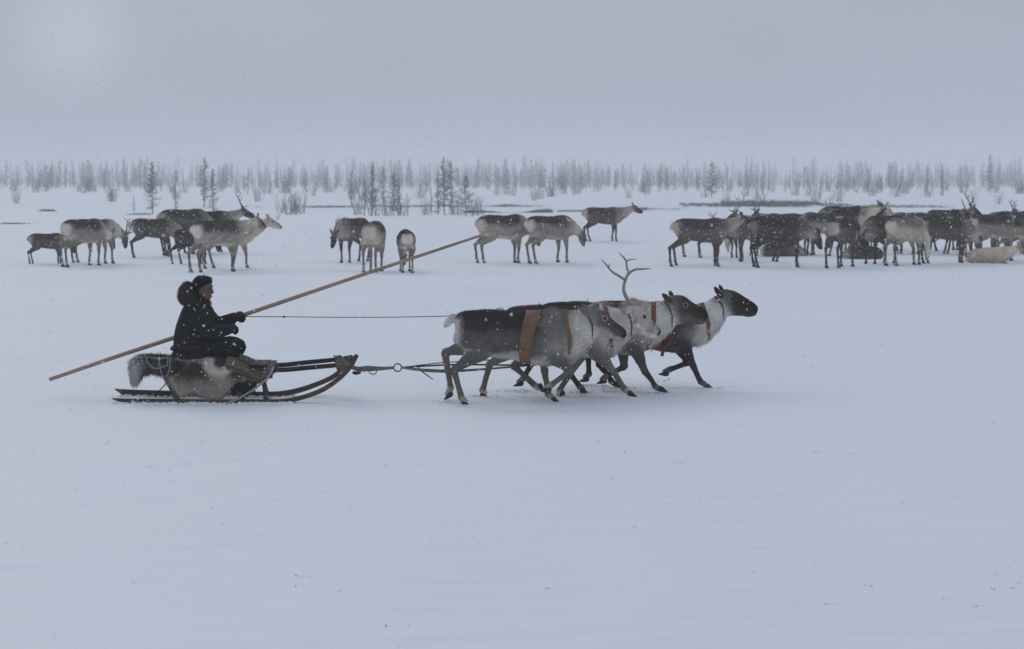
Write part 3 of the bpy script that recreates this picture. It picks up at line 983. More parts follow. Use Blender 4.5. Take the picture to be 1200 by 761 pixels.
# (picture x of the body's middle, row of the hooves, heading in degrees: 0 right, 90 away, 180 left, -90 to the camera,
#  neck, head turn, size, coat, antlers, lying, label)
HERD = [
    (56, 309, 12, D_, 0, .68, 'brown', (.35, DARK_A, B2), 0, 'small brown reindeer calf with lowered head at the far left'),
    (99, 311, 52, D_, 0, 1.02, 'grey', None, 0, 'pale-rumped reindeer seen from behind, second from the left edge'),
    (112, 308, -18, D_, -.2, .98, 'grey', (.75, DARK_A, B2), 0, 'antlered reindeer with lowered head beside the far left calf'),
    (181, 301, 8, D_, .2, .92, 'brown', None, 0, 'dark-backed reindeer walking right, head hidden behind its neighbour'),
    (216, 299, 35, D_, 0, 1.1, 'brown', None, 0, 'tall brown reindeer with humped back in the left group'),
    (243, 297, 5, L_, 0, 1.02, 'dark', (.72, DARK_A, B2), 0, 'dark reindeer with curving antlers at the back of the left group'),
    (226, 309, -20, D_, .5, .78, 'dark', None, 0, 'dark reindeer calf half hidden in the left group'),
    (258, 318, 38, L_, .15, 1.06, 'grey', None, 0, 'pale reindeer with dark saddle and dark head, nearest of the left group'),
    (268, 314, 12, L_, 0, 1.0, 'pale', None, 0, 'whitish reindeer whose pale head shows beyond its dark-headed neighbour'),
    (413, 307, -118, D_, 0, 1.0, 'brown', (.8, DARK_A, (1,)), 0, 'brown reindeer with one raised antler left of the rear-facing pair'),
    (438, 317, 84, D_, 0, 1.05, 'pale', None, 0, 'fawn-grey reindeer seen squarely from behind above the pole'),
    (476, 318, 96, G_, 0, .86, 'grey', None, 0, 'small grey reindeer seen from behind, alone above the long pole'),
    (590, 308, 28, D_, -.25, 1.08, 'grey', None, 0, 'grazing reindeer with dark saddle standing at the tip of the pole'),
    (645, 308, 32, D_, -.35, 1.05, 'grey', None, 0, 'white-legged reindeer with whitish lowered head beside the pole tip'),
    (708, 283, 0, L_, 0, .95, 'brown', None, 0, 'lone reindeer walking right in the gap before the herd'),
    # right-hand herd, front row
    (822, 312, 4, L_, 0, 1.03, 'brown', None, 0, 'brown reindeer with pale neck at the left end of the herd'),
    (884, 307, 172, D_, .2, 1.0, 'brown', (.8, PALE_A, B2), 0, 'antlered brown reindeer facing left behind the herd\'s front row'),
    (914, 313, 4, D_, -.1, 1.06, 'dark', None, 0, 'large dark reindeer with black lowered head in the herd\'s front row'),
    (986, 313, 62, D_, 0, 1.05, 'brown', None, 0, 'brown reindeer seen from behind right of the black-headed one'),
    (1028, 309, -128, D_, .2, .98, 'dark', None, 0, 'dark reindeer facing the camera beside the whitish one'),
    (1062, 311, 42, G_, 0, 1.04, 'pale', None, 0, 'whitish reindeer with brown spine in the middle of the herd'),
    (1111, 309, 4, G_, -.2, 1.0, 'brown', None, 0, 'brown reindeer with pale shoulder grazing right of the whitish one'),
    (1166, 306, 20, G_, 0, 1.05, 'grey', None, 0, 'dark-saddled grey reindeer standing behind the resting fawn one'),
    (1157, 309, 0, L_, -.5, .80, 'fawn', None, 1, 'fawn reindeer lying on the snow at the right edge'),
    (1204, 306, -30, D_, 0, 1.0, 'grey', None, 0, 'grey reindeer cut by the right edge of the picture'),
    # behind them
    (824, 300, 8, G_, 0, .85, 'pale', None, 0, 'whitish calf seen through the legs of the leftmost herd reindeer'),
    (846, 302, 15, D_, 0, .92, 'brown', (.4, DARK_A, B2), 0, 'brown reindeer behind the left end of the herd'),
    (898, 299, 200, L_, 0, .98, 'brown', (.85, PALE_A, B2), 0, 'reindeer with large pale antlers behind the black-headed one'),
    (917, 297, -150, L_, .3, .98, 'dark', (.8, PALE_A, B2), 0, 'second pale-antlered reindeer in the thick of the herd'),
    (914, 300, 10, D_, 0, .80, 'brown', None, 1, 'grey-brown reindeer lying down beneath the front row'),
    (938, 298, 25, L_, 0, 1.0, 'brown', (.55, PALE_A, B2), 0, 'dark reindeer back rising behind the black-headed one'),
    (962, 300, 140, D_, 0, 1.02, 'grey', (.5, PALE_A, B2), 0, 'grey reindeer facing left in the herd\'s second row'),
    (990, 291, 8, L_, 0, 1.08, 'dark', None, 0, 'tallest dark back at the rear of the herd'),
    (1012, 291, -60, L_, 0, 1.05, 'pale', None, 0, 'pale reindeer head and hump showing over the herd'),
    (1014, 303, 175, D_, 0, .72, 'dark', None, 1, 'dark calf lying between the front legs of the herd'),
    (1040, 297, 25, D_, 0, .96, 'dark', None, 0, 'dark-backed reindeer behind the whitish one'),
    (1066, 294, 205, L_, 0, .95, 'brown', (.45, DARK_A, B2), 0, 'brown reindeer with small antlers behind the whitish one'),
    (1086, 298, 170, D_, 0, 1.0, 'brown', (.4, DARK_A, B2), 0, 'brown reindeer facing left in the second row'),
    (1108, 294, 30, L_, 0, 1.02, 'dark', (.85, DARK_A, (1,)), 0, 'dark reindeer with a single upright antler at the rear'),
    (1133, 299, -100, L_, 0, 1.0, 'dark', (.55, DARK_A, B2), 0, 'black-faced reindeer looking at the camera'),
    (1152, 297, -35, L_, 0, .98, 'brown', (.5, DARK_A, B2), 0, 'brown reindeer with thin antlers behind the black-faced one'),
    (1190, 295, 20, L_, 0, 1.0, 'dark', (.7, DARK_A, B2), 0, 'antlered dark reindeer at the rear right edge'),
    (1181, 298, 150, D_, 0, 1.0, 'grey', None, 0, 'grey reindeer wedged between its neighbours at the right edge'),
]
for i, (px, row, deg, nk, turn, size, coat, ant, lying, lab) in enumerate(HERD):
    rg = np.random.default_rng(100 + i)
    Y = row_depth(row)
    p = at(px, row, Y)
    cc = {k: v * float(rg.uniform(.85, 1.15)) for k, v in COATS[coat].items()}
    S = herd_spec(rg, nk, turn, False, bool(lying), None, ant)
    a = math.radians(deg)
    reindeer(S, cc, lab, (p[0], Y, gz(p[0], Y) - (.045 if lying else .015)), a, size * 1.04, .021, 5200, 'loose herd on the snowfield', seed=200 + i, hooves=not lying)

# ------------------------------------------------------------------ the sled
M_WOOD = new_mat('weathered_wood', (0.075, 0.06, 0.05), 0.8, noise=(9, 0.55, 1.35, (.25, 1, 3)), bump=(30, 0.4, (.15, 1, 2)))
M_WOODB = new_mat('brown_runner_wood', (0.10, 0.066, 0.045), 0.75, noise=(9, 0.5, 1.3, (.25, 1, 3)), bump=(30, 0.4, (.15, 1, 2)))
M_BLACKW = new_mat('black_rail_wood', (0.018, 0.017, 0.017), 0.7, noise=(12, 0.6, 1.6, (.3, 1, 1)))
M_ROPE = new_mat('grey_rope', (0.26, 0.245, 0.22), 0.9, bump=(140, 0.6, (1, 1, 1)))
M_HIDELACE = new_mat('hide_thong', (0.17, 0.15, 0.13), 0.85, noise=(20, 0.6, 1.3, (1, 1, 1)))
M_PALEW = new_mat('pale_frosted_wood', (0.34, 0.335, 0.33), 0.8, noise=(15, 0.7, 1.1, (1, 1, 1)))
M_IRON = new_mat('iron_ring', (0.08, 0.08, 0.085), 0.45)
M_POLE = new_mat('peeled_pole', (0.34, 0.25, 0.175), 0.6, noise=(6, 0.75, 1.15, (.3, 1, 1)))

YN, YF = row_depth(472.5), row_depth(472.5) + .74
sled = thing('reindeer_sled', 'low wooden sled with upcurved runners and black rails, carrying the driver', 'sled', (*at(230, 470, (YN + YF) / 2)[:2], 0))
SO = np.array(sled.location)


def runner(pts, Y, w):
    """pts: picture (x, top row, bottom row)"""
    V, F = [], []
    A = catmull([(*at(x, t, Y)[[0, 2]], *at(x2, b, Y)[[0, 2]]) for x, t, x2, b in pts], 4)
    for ax, az, bx, bz in A:
        az, bz = max(az, .008), max(bz, -.01)
        for yy in (-w / 2, w / 2):
            V.append(np.array([ax, Y + yy, az]) - SO)
            V.append(np.array([bx, Y + yy, bz]) - SO)
    for i in range(len(A) - 1):
        a, b = i * 4, i * 4 + 4
        F += [(a, b, b + 2, a + 2), (a + 1, a + 3, b + 3, b + 1), (a, a + 1, b + 1, b), (a + 2, b + 2, b + 3, a + 3)]
    e_ = (len(A) - 1) * 4
    F += [(0, 2, 3, 1), (e_, e_ + 1, e_ + 3, e_ + 2)]
    return mesh_from('runner', V, F, False)


link('runner', runner([(131, 467, 140, 471), (150, 467.5, 152, 473), (190, 468, 190, 473.5), (240, 468.5, 240, 474), (300, 468.5, 300, 474),
                       (328, 468, 328, 473), (350, 464.5, 352, 469), (376, 455, 379, 459.5), (396, 441.5, 400, 445), (408, 428, 413, 431), (416, 415, 420.5, 417)], YN, .075), M_WOODB, sled)
link('runner', runner([(134.5, 456, 146, 464), (155, 457, 157, 465), (190, 458, 190, 465.5), (240, 459, 240, 466), (300, 459.5, 300, 466),
                       (330, 458.5, 330, 464.5), (352, 454, 354, 459.5), (374, 446.5, 377, 451), (391, 438, 395, 442), (402, 427, 406, 430), (410, 416, 415, 418)], YF, .075), M_WOODB, sled)


def strut(p0, p1, w, d, mat, name='strut'):
    p0, p1 = np.asarray(p0), np.asarray(p1)
    t = p1 - p0
    L = np.linalg.norm(t); t /= L
    y = np.array([0, 1.0, 0]); y -= t * (t @ y); y /= np.linalg.norm(y)
    x = np.cross(y, t)
    V, F = [], []
    for k, (a, s) in enumerate(((0, 1.25), (.15, 1.0), (.5, .9), (.85, 1.0), (1, 1.15))):
        for sx, sy in ((-1, -1), (1, -1), (1, 1), (-1, 1)):
            V.append(p0 + t * L * a + x * sx * w / 2 * s + y * sy * d / 2 * s - SO)
    for k in range(4):
        for m in range(4):
            m2 = (m + 1) % 4
            F.append((k * 4 + m, k * 4 + m2, k * 4 + 4 + m2, k * 4 + 4 + m))
    F += [(3, 2, 1, 0), (16, 17, 18, 19)]
    return link(name, mesh_from(name, V, F, False), mat, sled)


for Y in (YN, YF):
    dy = 0 if Y == YN else -8.5
    ty = 0 if Y == YN else -7
    yi = .10 if Y == YN else -.10
    for xb, xt in ((208, 187), (246, 228), (284, 268), (312, 306)):
        b = at(xb, 469 + dy, Y)
        t = at(xt, 433 + ty, Y); t[1] += yi
        strut(b, t, .045, .05, M_WOOD)
    # side rail, running forward to the runner tips
    P = [at(168, 432 + ty, Y), at(240, 433 + ty, Y), at(320, 434.5 + ty * .95, Y), at(360, 431.5 + ty, Y), at(397, 428 + ty, Y), at(412, 425 + ty, Y)]
    P = [p + np.array([0, yi * (1 - k / 5), 0]) for k, p in enumerate(P)]
    V, F = tube([p - SO for p in P], [.022, .024, .026, .026, .024, .02], 8, 3)
    link('rail', mesh_from('rail', V, F), M_BLACKW, sled)
# deck planks across the rails
zd = at(240, 430, YN)[2]
for k, px in enumerate(range(170, 318, 10)):
    x = at(px, 430, (YN + YF) / 2)[0]
    V, F = box(np.array([x, (YN + YF) / 2, zd + .012]) - SO, .078, .62, .02)
    link('deck_plank', mesh_from('deck_plank', V, F, False), M_WOOD, sled)
# cross pieces at the front
for p, q_, r in (((405, 426), (401, 420), .020), ((412, 421), (407, 419), .016)):
    a, b = at(*p, YN), at(*q_, YF)
    a[1] -= .03; b[1] += .03
    link('crossbar', mesh_from('crossbar', *tube([a - SO, (a + b) / 2 - SO, b - SO], r, 8, 2)), M_WOOD, sled)
rgl = np.random.default_rng(3)


def lashing(c, r, turns, axis, name='lashing', mat=M_HIDELACE, th=.008):
    """a thong wound round a joint"""
    c = np.asarray(c, float); axis = np.asarray(axis, float) / np.linalg.norm(axis)
    u = np.cross(axis, C3(.2, 1, .1)); u /= np.linalg.norm(u); v = np.cross(axis, u)
    P = []
    for k in range(turns * 8 + 1):
        a = k * math.pi / 4
        P.append(c + axis * (k / (turns * 8) - .5) * turns * th * 1.7 + (u * math.cos(a) + v * math.sin(a)) * r * (1 + .15 * rgl.normal()) - SO)
    return link(name, mesh_from(name, *tube(P, th, 5, 1)), mat, sled)


lashing(at(396, 421.5, YF), .038, 5, (1, 0, .1))
lashing(at(398, 429, YN), .036, 5, (1, 0, .1))
lashing(at(407, 426, YN), .042, 4, (.5, 0, .8))
lashing(at(403, 432, YN), .036, 4, (.4, 0, .9))
lashing(at(406, 423, YF), .036, 4, (.5, 0, .8))
lashing(at(398, 426, (YN + YF) / 2), .03, 4, (0, 1, .1))
# horn at the tip and the pale brace on the near side
link('brace', mesh_from('brace', *tube([at(321, 430, YN) - SO + C3(0, -.03, 0), at(313, 444, YN) - SO + C3(0, -.07, 0), at(290, 461, YN) - SO + C3(0, -.09, 0), at(272, 470, YN) - SO + C3(0, -.10, 0), at(255, 476, YN) - SO + C3(0, -.10, 0)],
                                       [.013, .011, .011, .016, .010], 7, 3)), M_PALEW, sled)
link('brace', mesh_from('brace', *tube([at(183, 462, YN) - SO, at(196, 448, YN) - SO + C3(0, .05, 0)], [.006, .006], 5, 1)), M_BLACKW, sled)
link('brace', mesh_from('brace', *tube([at(296, 455, YF) - SO, at(305, 468, YF) - SO + C3(0, -.1, 0)], [.012, .012], 5, 1)), M_BLACKW, sled)

# draught line from the sled to the team
YM = (YN + YF) / 2
line = thing('draught_line', 'pale hide draught line with iron rings linking sled to team', 'harness line', at(466, 431, YM - .1))
LO = np.array(line.location)
link('strap', mesh_from('strap', *tube([at(408, 428, YM - .1) - LO, at(419, 432.5, YM - .1) - LO, at(430, 432, YM - .1) - LO, at(446, 432, YM - .1) - LO, at(462, 431, YM - .1) - LO],
                                       [.022, .026, .032, .022, .014], 7, 3)), M_HIDELACE, line)
link('toggle', mesh_from('toggle', *tube([at(413, 436.5, YM - .12) - LO, at(417, 437.5, YM - .12) - LO, at(423, 437, YM - .12) - LO], [.012, .02, .01], 6, 2)), M_BLACKW, line)


def ring(c, r, th, name, parent, mat, arc=(0, 2 * math.pi)):
    P = [c + np.array([math.cos(a) * r, .01 * math.sin(3 * a), math.sin(a) * r]) for a in np.linspace(arc[0], arc[1], 19)]
    return link(name, mesh_from(name, *tube(P, th, 6, 1)), mat, parent)


ring(at(466, 431, YM - .1) - LO, .041, .0075, 'ring', line, M_IRON)
ring(at(437, 434.5, YM - .1) - LO, .04, .006, 'ring', line, M_IRON, (math.pi, 2 * math.pi))
link('toggle', mesh_from('toggle', *tube([at(490, 429, YM - .12) - LO, at(491, 433, YM - .12) - LO, at(507.5, 445, YM - .12) - LO], [.008, .008, .005], 5, 1)), M_BLACKW, line)
for (x1, y1), (x2, y2), y_end, mat, r in (((520, 425), (560, 423), LANES[3], M_BLACKW, .006), ((534, 427.5), (606, 428), LANES[2], M_BLACKW, .010),
                                          ((520, 436), (614, 429), LANES[0] + .05, M_HIDELACE, .012), ((540, 434), (676, 424), LANES[1], M_BLACKW, .008)):
    P = [at(470, 431, YM - .1), at(x1, y1, YM - .1 + (y_end - YM) * .35), at(x2, y2, YM + (y_end - YM) * .9)]
    if y_end > YM + .3:
        P.append(at(x2 + 60, y2 - 4, y_end))
    link('trace', mesh_from('trace', *tube([p - LO for p in P], r, 5, 4)), mat, line)

# ------------------------------------------------------------------ hides on the sled
M_HIDE = new_mat('hide', (1, 1, 1), 0.95, attr='Col', noise=(30, 0.8, 1.2, (1, 1, 1)), bump=(70, 0.5, (1, .6, 1)), spec=0.1)


def hide(name, label, prof, colfn, seed, hair=.05, n_hair=14000):
    """prof rows: (px, top row, near lower row, overhang y near, far y) -> thick draped skin"""
    pr = catmull(prof, 5)
    org = at(pr[:, 0].mean(), 470, YM); org[2] = 0
    outer = []
    for px, top, low, yn, yf in pr:
        a = at(px, top, YM); zt = a[2]
        zl = at(px, low, YN - .05)[2] + .035 * float(vnoise(np.array([[px * .12, seed]]), 1, seed, 2)[0])
        pts = [(yf, zt - .10), (yf - .06, zt - .02), (YM - .05, zt + .0), (YN + .12, zt - .01), (YN + .02, zt - .04), (yn, zt - .12), (yn - .015, (zt - .12) * .5 + zl * .5), (yn + .01, zl)]
        pts = catmull(pts, 4)
        outer.append([np.array([a[0], y, z]) for y, z in pts])
    O = np.array(outer)
    nu, nv = O.shape[:2]
    flat = O.reshape(-1, 3)
    nz = vnoise(flat, 5, seed, 3)
    n2 = vnoise(flat, 14, seed + 1, 2)
    O = O + (np.c_[.03 * vnoise(flat, 4, seed + 2, 2), -.03 * nz - .01 * n2, .022 * nz + .006 * n2]).reshape(nu, nv, 3)
    V = list(O.reshape(-1, 3) - org) + list((O + np.array([0, .018, -.03])).reshape(-1, 3) - org)
    F = []
    k = nu * nv
    for i in range(nu - 1):
        for j in range(nv - 1):
            a, b, c_, d = i * nv + j, (i + 1) * nv + j, (i + 1) * nv + j + 1, i * nv + j + 1
            F += [(a, d, c_, b), (k + a, k + b, k + c_, k + d)]
    for i in range(nu - 1):
        for j in (0, nv - 1):
            a, b = i * nv + j, (i + 1) * nv + j
            F.append((a, b, k + b, k + a) if j == 0 else (a, k + a, k + b, b))
    for j in range(nv - 1):
        for i in (0, nu - 1):
            a, b = i * nv + j, i * nv + j + 1
            F.append((a, k + a, k + b, b) if i == 0 else (a, b, k + b, k + a))
    me = mesh_from(name, V, F)
    cl = colfn(np.array(V) + org)
    set_cols(me, cl)
    root = thing(name, label, 'hide', org)
    sk = link('skin', me, M_HIDE, root)
    fm = fur_mesh('fur', me, cl, n_hair, lambda P, n: np.where(n[:, 1] < .6, hair * .75, .01), lambda P, n: np.tile(C3(-.2, -.1, -1), (len(P), 1)), lift=.4, width=.006, seed=seed)
    link('fur', fm, M_FUR, sk)
    return root


def pix(P):
    """picture position of world points (for the hides' own markings)"""
    d = P - np.array([0, 0, CAM_H])
    c_, s_ = math.cos(PITCH), math.sin(PITCH)
    zc = d[:, 1] * c_ - d[:, 2] * s_
    yc = d[:, 1] * s_ + d[:, 2] * c_
    return 600 + FPX * d[:, 0] / zc, 380.5 - FPX * yc / zc


SHX, SHZ = at(258, 424, YN)[0], at(258, 424, YN)[2]


def seat_col(P):
    n1, n2 = vnoise(P, 3.2, 61, 3), vnoise(P, 9, 62, 3)
    w = smooth01(-.05, .42, n1 + .5 * n2)
    col = C3(.055, .044, .036) + (C3(.42, .35, .27) - C3(.055, .044, .036)) * w[:, None]
    edge = smooth01(.32, .16, P[:, 2] + .04 * n2)
    col = col + (C3(.50, .44, .36) - col) * (edge * .7)[:, None]
    r = np.hypot((P[:, 0] - SHX) / .17, (P[:, 2] - SHZ) / .13) + .12 * n2
    col = col + (C3(.62, .57, .49) - col) * (smooth01(.38, .50, r) * (1 - smooth01(.95, 1.15, r)))[:, None]
    col = col + (C3(.07, .055, .045) - col) * (1 - smooth01(.28, .42, r))[:, None]
    return col * (1 + .25 * n2)[:, None]


YD = YN - .02
hide('reindeer_hide', 'mottled brown and cream reindeer hide draped over the sled under the driver',
     [(197, 421, 440, YD, YF), (206, 417, 452, YD, YF), (216, 417, 460, YD - .02, YF), (228, 416.5, 459, YD - .03, YF), (242, 416.5, 461, YD - .03, YF), (254, 416, 466, YD - .03, YF),
      (265, 416, 468, YD - .03, YF), (273, 417, 458, YD - .02, YF), (284, 419, 447, YD, YF), (294, 423, 443, YD, YF), (302, 426, 442, YD, YF)], seat_col, 5)


def front_col(P):
    n1, n2 = vnoise(P, 5, 71, 3), vnoise(P, 12, 72, 3)
    col = C3(.15, .115, .085) + (C3(.30, .26, .21) - C3(.15, .115, .085)) * smooth01(-.3, .4, n1)[:, None]
    return col * (1 + .25 * n2)[:, None]


hide('reindeer_hide', 'narrow tan hide folded over the front of the sled below the black rails',
     [(268, 413, 421, YD - .03, YF - .1), (280, 415, 426, YD - .035, YF - .1), (292, 420, 431, YD - .03, YF - .1), (302, 426, 438, YD - .02, YF - .1), (310, 427, 443, YD - .02, YF - .1), (318, 424, 440, YD - .02, YF - .1), (323.5, 423, 432, YD, YF - .12)], front_col, 8, .04, 5000)


def rear_col(P):
    n1, n2 = vnoise(P, 6, 81, 3), vnoise(P, 14, 82, 3)
    col = C3(.10, .085, .07) + (C3(.34, .32, .29) - C3(.10, .085, .07)) * smooth01(-.2, .4, n1)[:, None]
    x0 = at(163, 430, YN)[0]
    col = col + (C3(.46, .44, .41) - col) * smooth01(.06, -.02, P[:, 0] - x0)[:, None]
    return col * (1 + .25 * n2)[:, None]


hide('reindeer_hide', 'pale long-haired hide hanging off the back of the sled',
     [(158, 421, 447, YD, YF), (163, 418.5, 450, YD - .01, YF), (170, 418, 447, YD - .01, YF), (178, 418, 436, YD, YF), (188, 418, 434, YD, YF), (200, 419, 436, YD, YF), (208, 421, 440, YD + .02, YF)], rear_col, 12, .075, 8000)

hide('reindeer_hide', 'black-haired hide bundle hanging below the tan hide at the front of the sled',
     [(272, 436, 455, YD + .03, YF - .1), (278, 436, 459, YD + .03, YF - .1), (288, 437, 461, YD + .03, YF - .1), (297, 437, 458, YD + .03, YF - .1), (304, 437, 448, YD + .03, YF - .1)],
     lambda P: C3(.02, .018, .017) * (1 + .4 * vnoise(P, 9, 95, 3))[:, None], 21, .04, 3500)

coil = thing('rope_coil', 'pale rope lying in loose coils on the back of the sled', 'rope', at(188, 420, YN + .1))
CO = np.array(coil.location)
for k in range(4):
    ph = rgl.uniform(0, 6)
    P = [at(186 + 15 * math.cos(a + ph) + 2 * rgl.normal(), 418.5 + k * .6 + .6 * math.sin(2 * a), YN + .22) + C3(0, .17 * math.sin(a + ph), 0) - CO for a in np.linspace(0, 5.8, 14)]
    link('loop', mesh_from('loop', *tube(P, .009, 5, 2)), M_ROPE, coil)
for x0, x1, dp in ((186, 199, 441), (172, 196, 432)):
    P = [at(x0, 419, YN + .02), at(x0 + .5, 425, YD - .05), at((x0 + x1) / 2 - 2, dp, YD - .055), at(x1 - 2, dp - 3, YD - .055), at(x1, 427, YD - .05), at(x1 + 1, 420, YN + .02)]
    link('loop', mesh_from('loop', *tube([p - CO for p in P], .008, 5, 3)), M_ROPE, coil)

# ------------------------------------------------------------------ the driver
M_SKIN = new_mat('skin', (0.16, 0.085, 0.06), 0.6, noise=(18, 0.85, 1.1, (1, 1, 1)))
M_HAIR = new_mat('black_hair', (0.012, 0.010, 0.009), 0.7, bump=(80, 0.6, (1, 1, 1)))
M_CLOTH = new_mat('dark_cloth', (0.0135, 0.0155, 0.016), 0.9, noise=(8, 0.7, 1.4, (1, 1, 1)), bump=(18, 0.6, (1, 1, 1)), spec=0.15)
M_TROUSER = new_mat('black_trousers', (0.010, 0.010, 0.011), 0.9, noise=(10, 0.7, 1.4, (1, 1, 1)), bump=(20, 0.5, (1, 1, 1)), spec=0.15)
M_MITT = new_mat('dark_mitten', (0.022, 0.018, 0.015), 0.9, noise=(20, 0.7, 1.4, (1, 1, 1)), bump=(60, 0.5, (1, 1, 1)))
M_BELT = new_mat('dark_red_sash', (0.05, 0.010, 0.014), 0.85, bump=(60, 0.4, (1, 1, 1)))
PY = YM - .05
man = thing('person', 'person in a dark coat with fur hood sitting on the sled, holding pole and rein', 'person', at(232, 420, PY))
MO = np.array(man.location)


def mq(px, py, y=0.0):
    return at(px, py, PY) + np.array([0, y, 0]) - MO


def mpairs(st):
    return [(mq(a, b)[0], mq(a, b)[2], mq(c_, d)[0], mq(c_, d)[2], ry, 0) for a, b, c_, d, ry in st]


def mlimb(rows):
    return [(*mq(px, py, y), r1, r2) for px, py, y, r1, r2 in rows]


head = pair_loft(mpairs([(243, 325.5, 233, 325.5, .03), (246.3, 328, 229.5, 328, .062), (248.2, 332, 227, 332.5, .076), (248.6, 336, 226, 337, .079), (247.6, 339, 226, 341, .077),
                         (247.6, 343, 227.5, 345, .071), (247.4, 346.5, 230, 348, .062), (247.0, 349.5, 233, 351, .052), (246.3, 352, 236, 353.5, .036), (244.5, 353.4, 239, 354.5, .02)]))[:2]
nose = pair_loft(mpairs([(248.2, 336.5, 246, 337.5, .012), (249.6, 339.6, 246.5, 340, .014), (250.9, 342, 246.5, 342.6, .019), (250.4, 343.7, 246.5, 344.3, .021), (248.2, 344.6, 246, 345, .012)]), 3, 8)[:2]
lips = pair_loft(mpairs([(248.3, 346.2, 246, 346.4, .016), (248.8, 347.1, 246, 347.3, .024), (248.5, 348.2, 246, 348.4, .022), (247.9, 349, 246, 349.2, .012)]), 3, 8)[:2]
brow = limb_loft(mlimb([(246.5, 336.3, -.06, .010, .01), (248.3, 335.8, -.03, .012, .012), (248.8, 336.2, 0, .010, .01), (248.3, 335.8, .03, .012, .012), (246.5, 336.3, .06, .010, .01)]), 3, 8)[:2]
ears_ = [sphere(mq(236, 341, s * .078), .028, 8, 6, (.55, .35, 1.1)) for s in (-1, 1)]
neckp = limb_loft(mlimb([(236, 345, 0, .06, .058), (233, 355, 0, .062, .062), (231, 362, 0, .10, .12)]), 3, 10)[:2]
trunk_ = pair_loft(mpairs([(240, 358, 220, 358, .10), (246, 366, 212, 366, .17), (247, 385, 208, 390, .17), (244, 405, 207, 410, .17), (240, 416, 208, 417, .15)]))[:2]
# limbs, thinner than the clothes round them
NEAR_ARM = [(230, 366, -.17, .062, .06), (239, 378, -.235, .058, .055), (248, 387, -.25, .054, .05), (258, 387, -.18, .046, .044), (268, 386, -.10, .038, .036), (274, 386.5, -.05, .034, .04)]
FAR_ARM = [(233, 366, .17, .062, .06), (243, 375, .23, .058, .055), (252, 382, .25, .054, .05), (263, 378, .24, .046, .044), (272, 374, .225, .038, .036), (278, 372.5, .215, .034, .04)]
arms = [limb_loft(mlimb(a), 3, 10)[:2] for a in (NEAR_ARM, FAR_ARM)]
LEGS = [[(222, 409, s * .10, .085, .085), (245, 407, s * .16, .078, .078), (272, 406, s * .21, .062, .062), (277, 410, s * .20, .058, .058), (264, 414, s * .13, .05, .05), (248, 415, -s * .02, .045, .045), (238, 414, -s * .08, .045, .05)] for s in (-1, 1)]
legs = [limb_loft(mlimb(l), 3, 10)[:2] for l in LEGS]
bm_ = remeshed(*merge([head, nose, lips, brow, *ears_, neckp, trunk_, *arms, *legs]), .0068, 2, .4)
body = link('body', bm_, M_SKIN, man)
for s in (-1, 1):
    o = link('eye', EYE_MESH, None, man, tuple(mq(246.9, 338.6, s * .034)))
    o.scale = (.0125,) * 3
# hair, cut short at the neck
hair = merge([pair_loft(mpairs([(242, 323.8, 233, 323.6, .03), (247.2, 326, 228.5, 326, .07), (248.3, 329, 225.8, 330, .086), (246.8, 332.5, 224.8, 334, .089), (241.5, 336, 224.8, 338.5, .088),
                                (237.5, 339.5, 225.3, 342.5, .084), (235, 343, 227, 345.5, .072), (233.5, 345, 229, 346.5, .05)]))[:2]])
hm = remeshed(*hair, .009, 2)
X = co_of(hm)
hm.vertices.foreach_set('co', (X + .006 * vnoise(X, 30, 4, 2)[:, None] * C3(1, 1, 1)).ravel())
hr = link('hair', hm, M_HAIR, man)
set_cols(hm, np.tile(C3(.012, .010, .009), (len(X), 1)))
link('fur', fur_mesh('strands', hm, np.tile(C3(.014, .012, .011), (len(X), 1)), 2500, lambda P, n: np.full(len(P), .028), lambda P, n: np.tile(C3(-.3, 0, -1), (len(P), 1)), .4, .004, 5), M_FUR, hr).name = 'strands'
# coat: body, sleeves, skirt
coat_body = pair_loft(mpairs([(240, 353, 221, 353, .085), (246, 357, 215, 359, .165), (251, 364, 210.5, 368, .215), (253, 374, 206.5, 380, .235), (251, 386, 204, 392, .23),
                              (249, 397, 203, 403, .225), (250, 405, 203, 410, .24), (252, 412, 201, 416, .265), (252, 417, 199, 420.5, .28), (247, 419, 202, 421.5, .26)]))[:2]
sl = lambda a, g: limb_loft(mlimb([(p[0], p[1], p[2], p[3] + g * k, p[4] + g * k) for p, k in zip(a[:5], (1, 1.05, 1.1, .95, .8))] + [(a[4][0] + 2.5, a[4][1] - .3, a[4][2] + (a[5][2] - a[4][2]) * .3, .052, .052)]), 4, 12)[:2]
cm = remeshed(*merge([coat_body, sl(NEAR_ARM, .026), sl(FAR_ARM, .026)]), .0105, 4)
X = co_of(cm)
fold = vnoise(X * C3(1, 1, .45), 7, 77, 3)
cm.vertices.foreach_set('co', (X + (.014 * fold)[:, None] * C3(1, .8, .3)).ravel())
coat = link('coat', cm, M_CLOTH, man)
# sash at the waist
P = []
for a in np.linspace(0, 2 * math.pi, 33):
    c0 = (mq(250.5, 403) + mq(202.5, 408)) / 2
    u = (mq(250.5, 403) - mq(202.5, 408)) / 2
    P.append(c0 + u * 1.045 * math.cos(a) + C3(0, .243, 0) * math.sin(a) + C3(0, 0, .006 * math.sin(5 * a)))
link('sash', mesh_from('sash', *tube(P, .019, 7, 1)), M_BELT, man)
tr = remeshed(*merge([limb_loft(mlimb([(p[0], p[1], p[2], p[3] + .024, p[4] + .024) for p in l]), 4, 12)[:2] for l in LEGS] +
                     [pair_loft(mpairs([(244, 408, 208, 408, .18), (246, 414, 206, 414, .21), (240, 418.5, 208, 419, .18)]))[:2]]), .0105, 3)
X = co_of(tr)
tr.vertices.foreach_set('co', (X + (.010 * vnoise(X, 9, 78, 3))[:, None] * C3(1, 1, 1)).ravel())
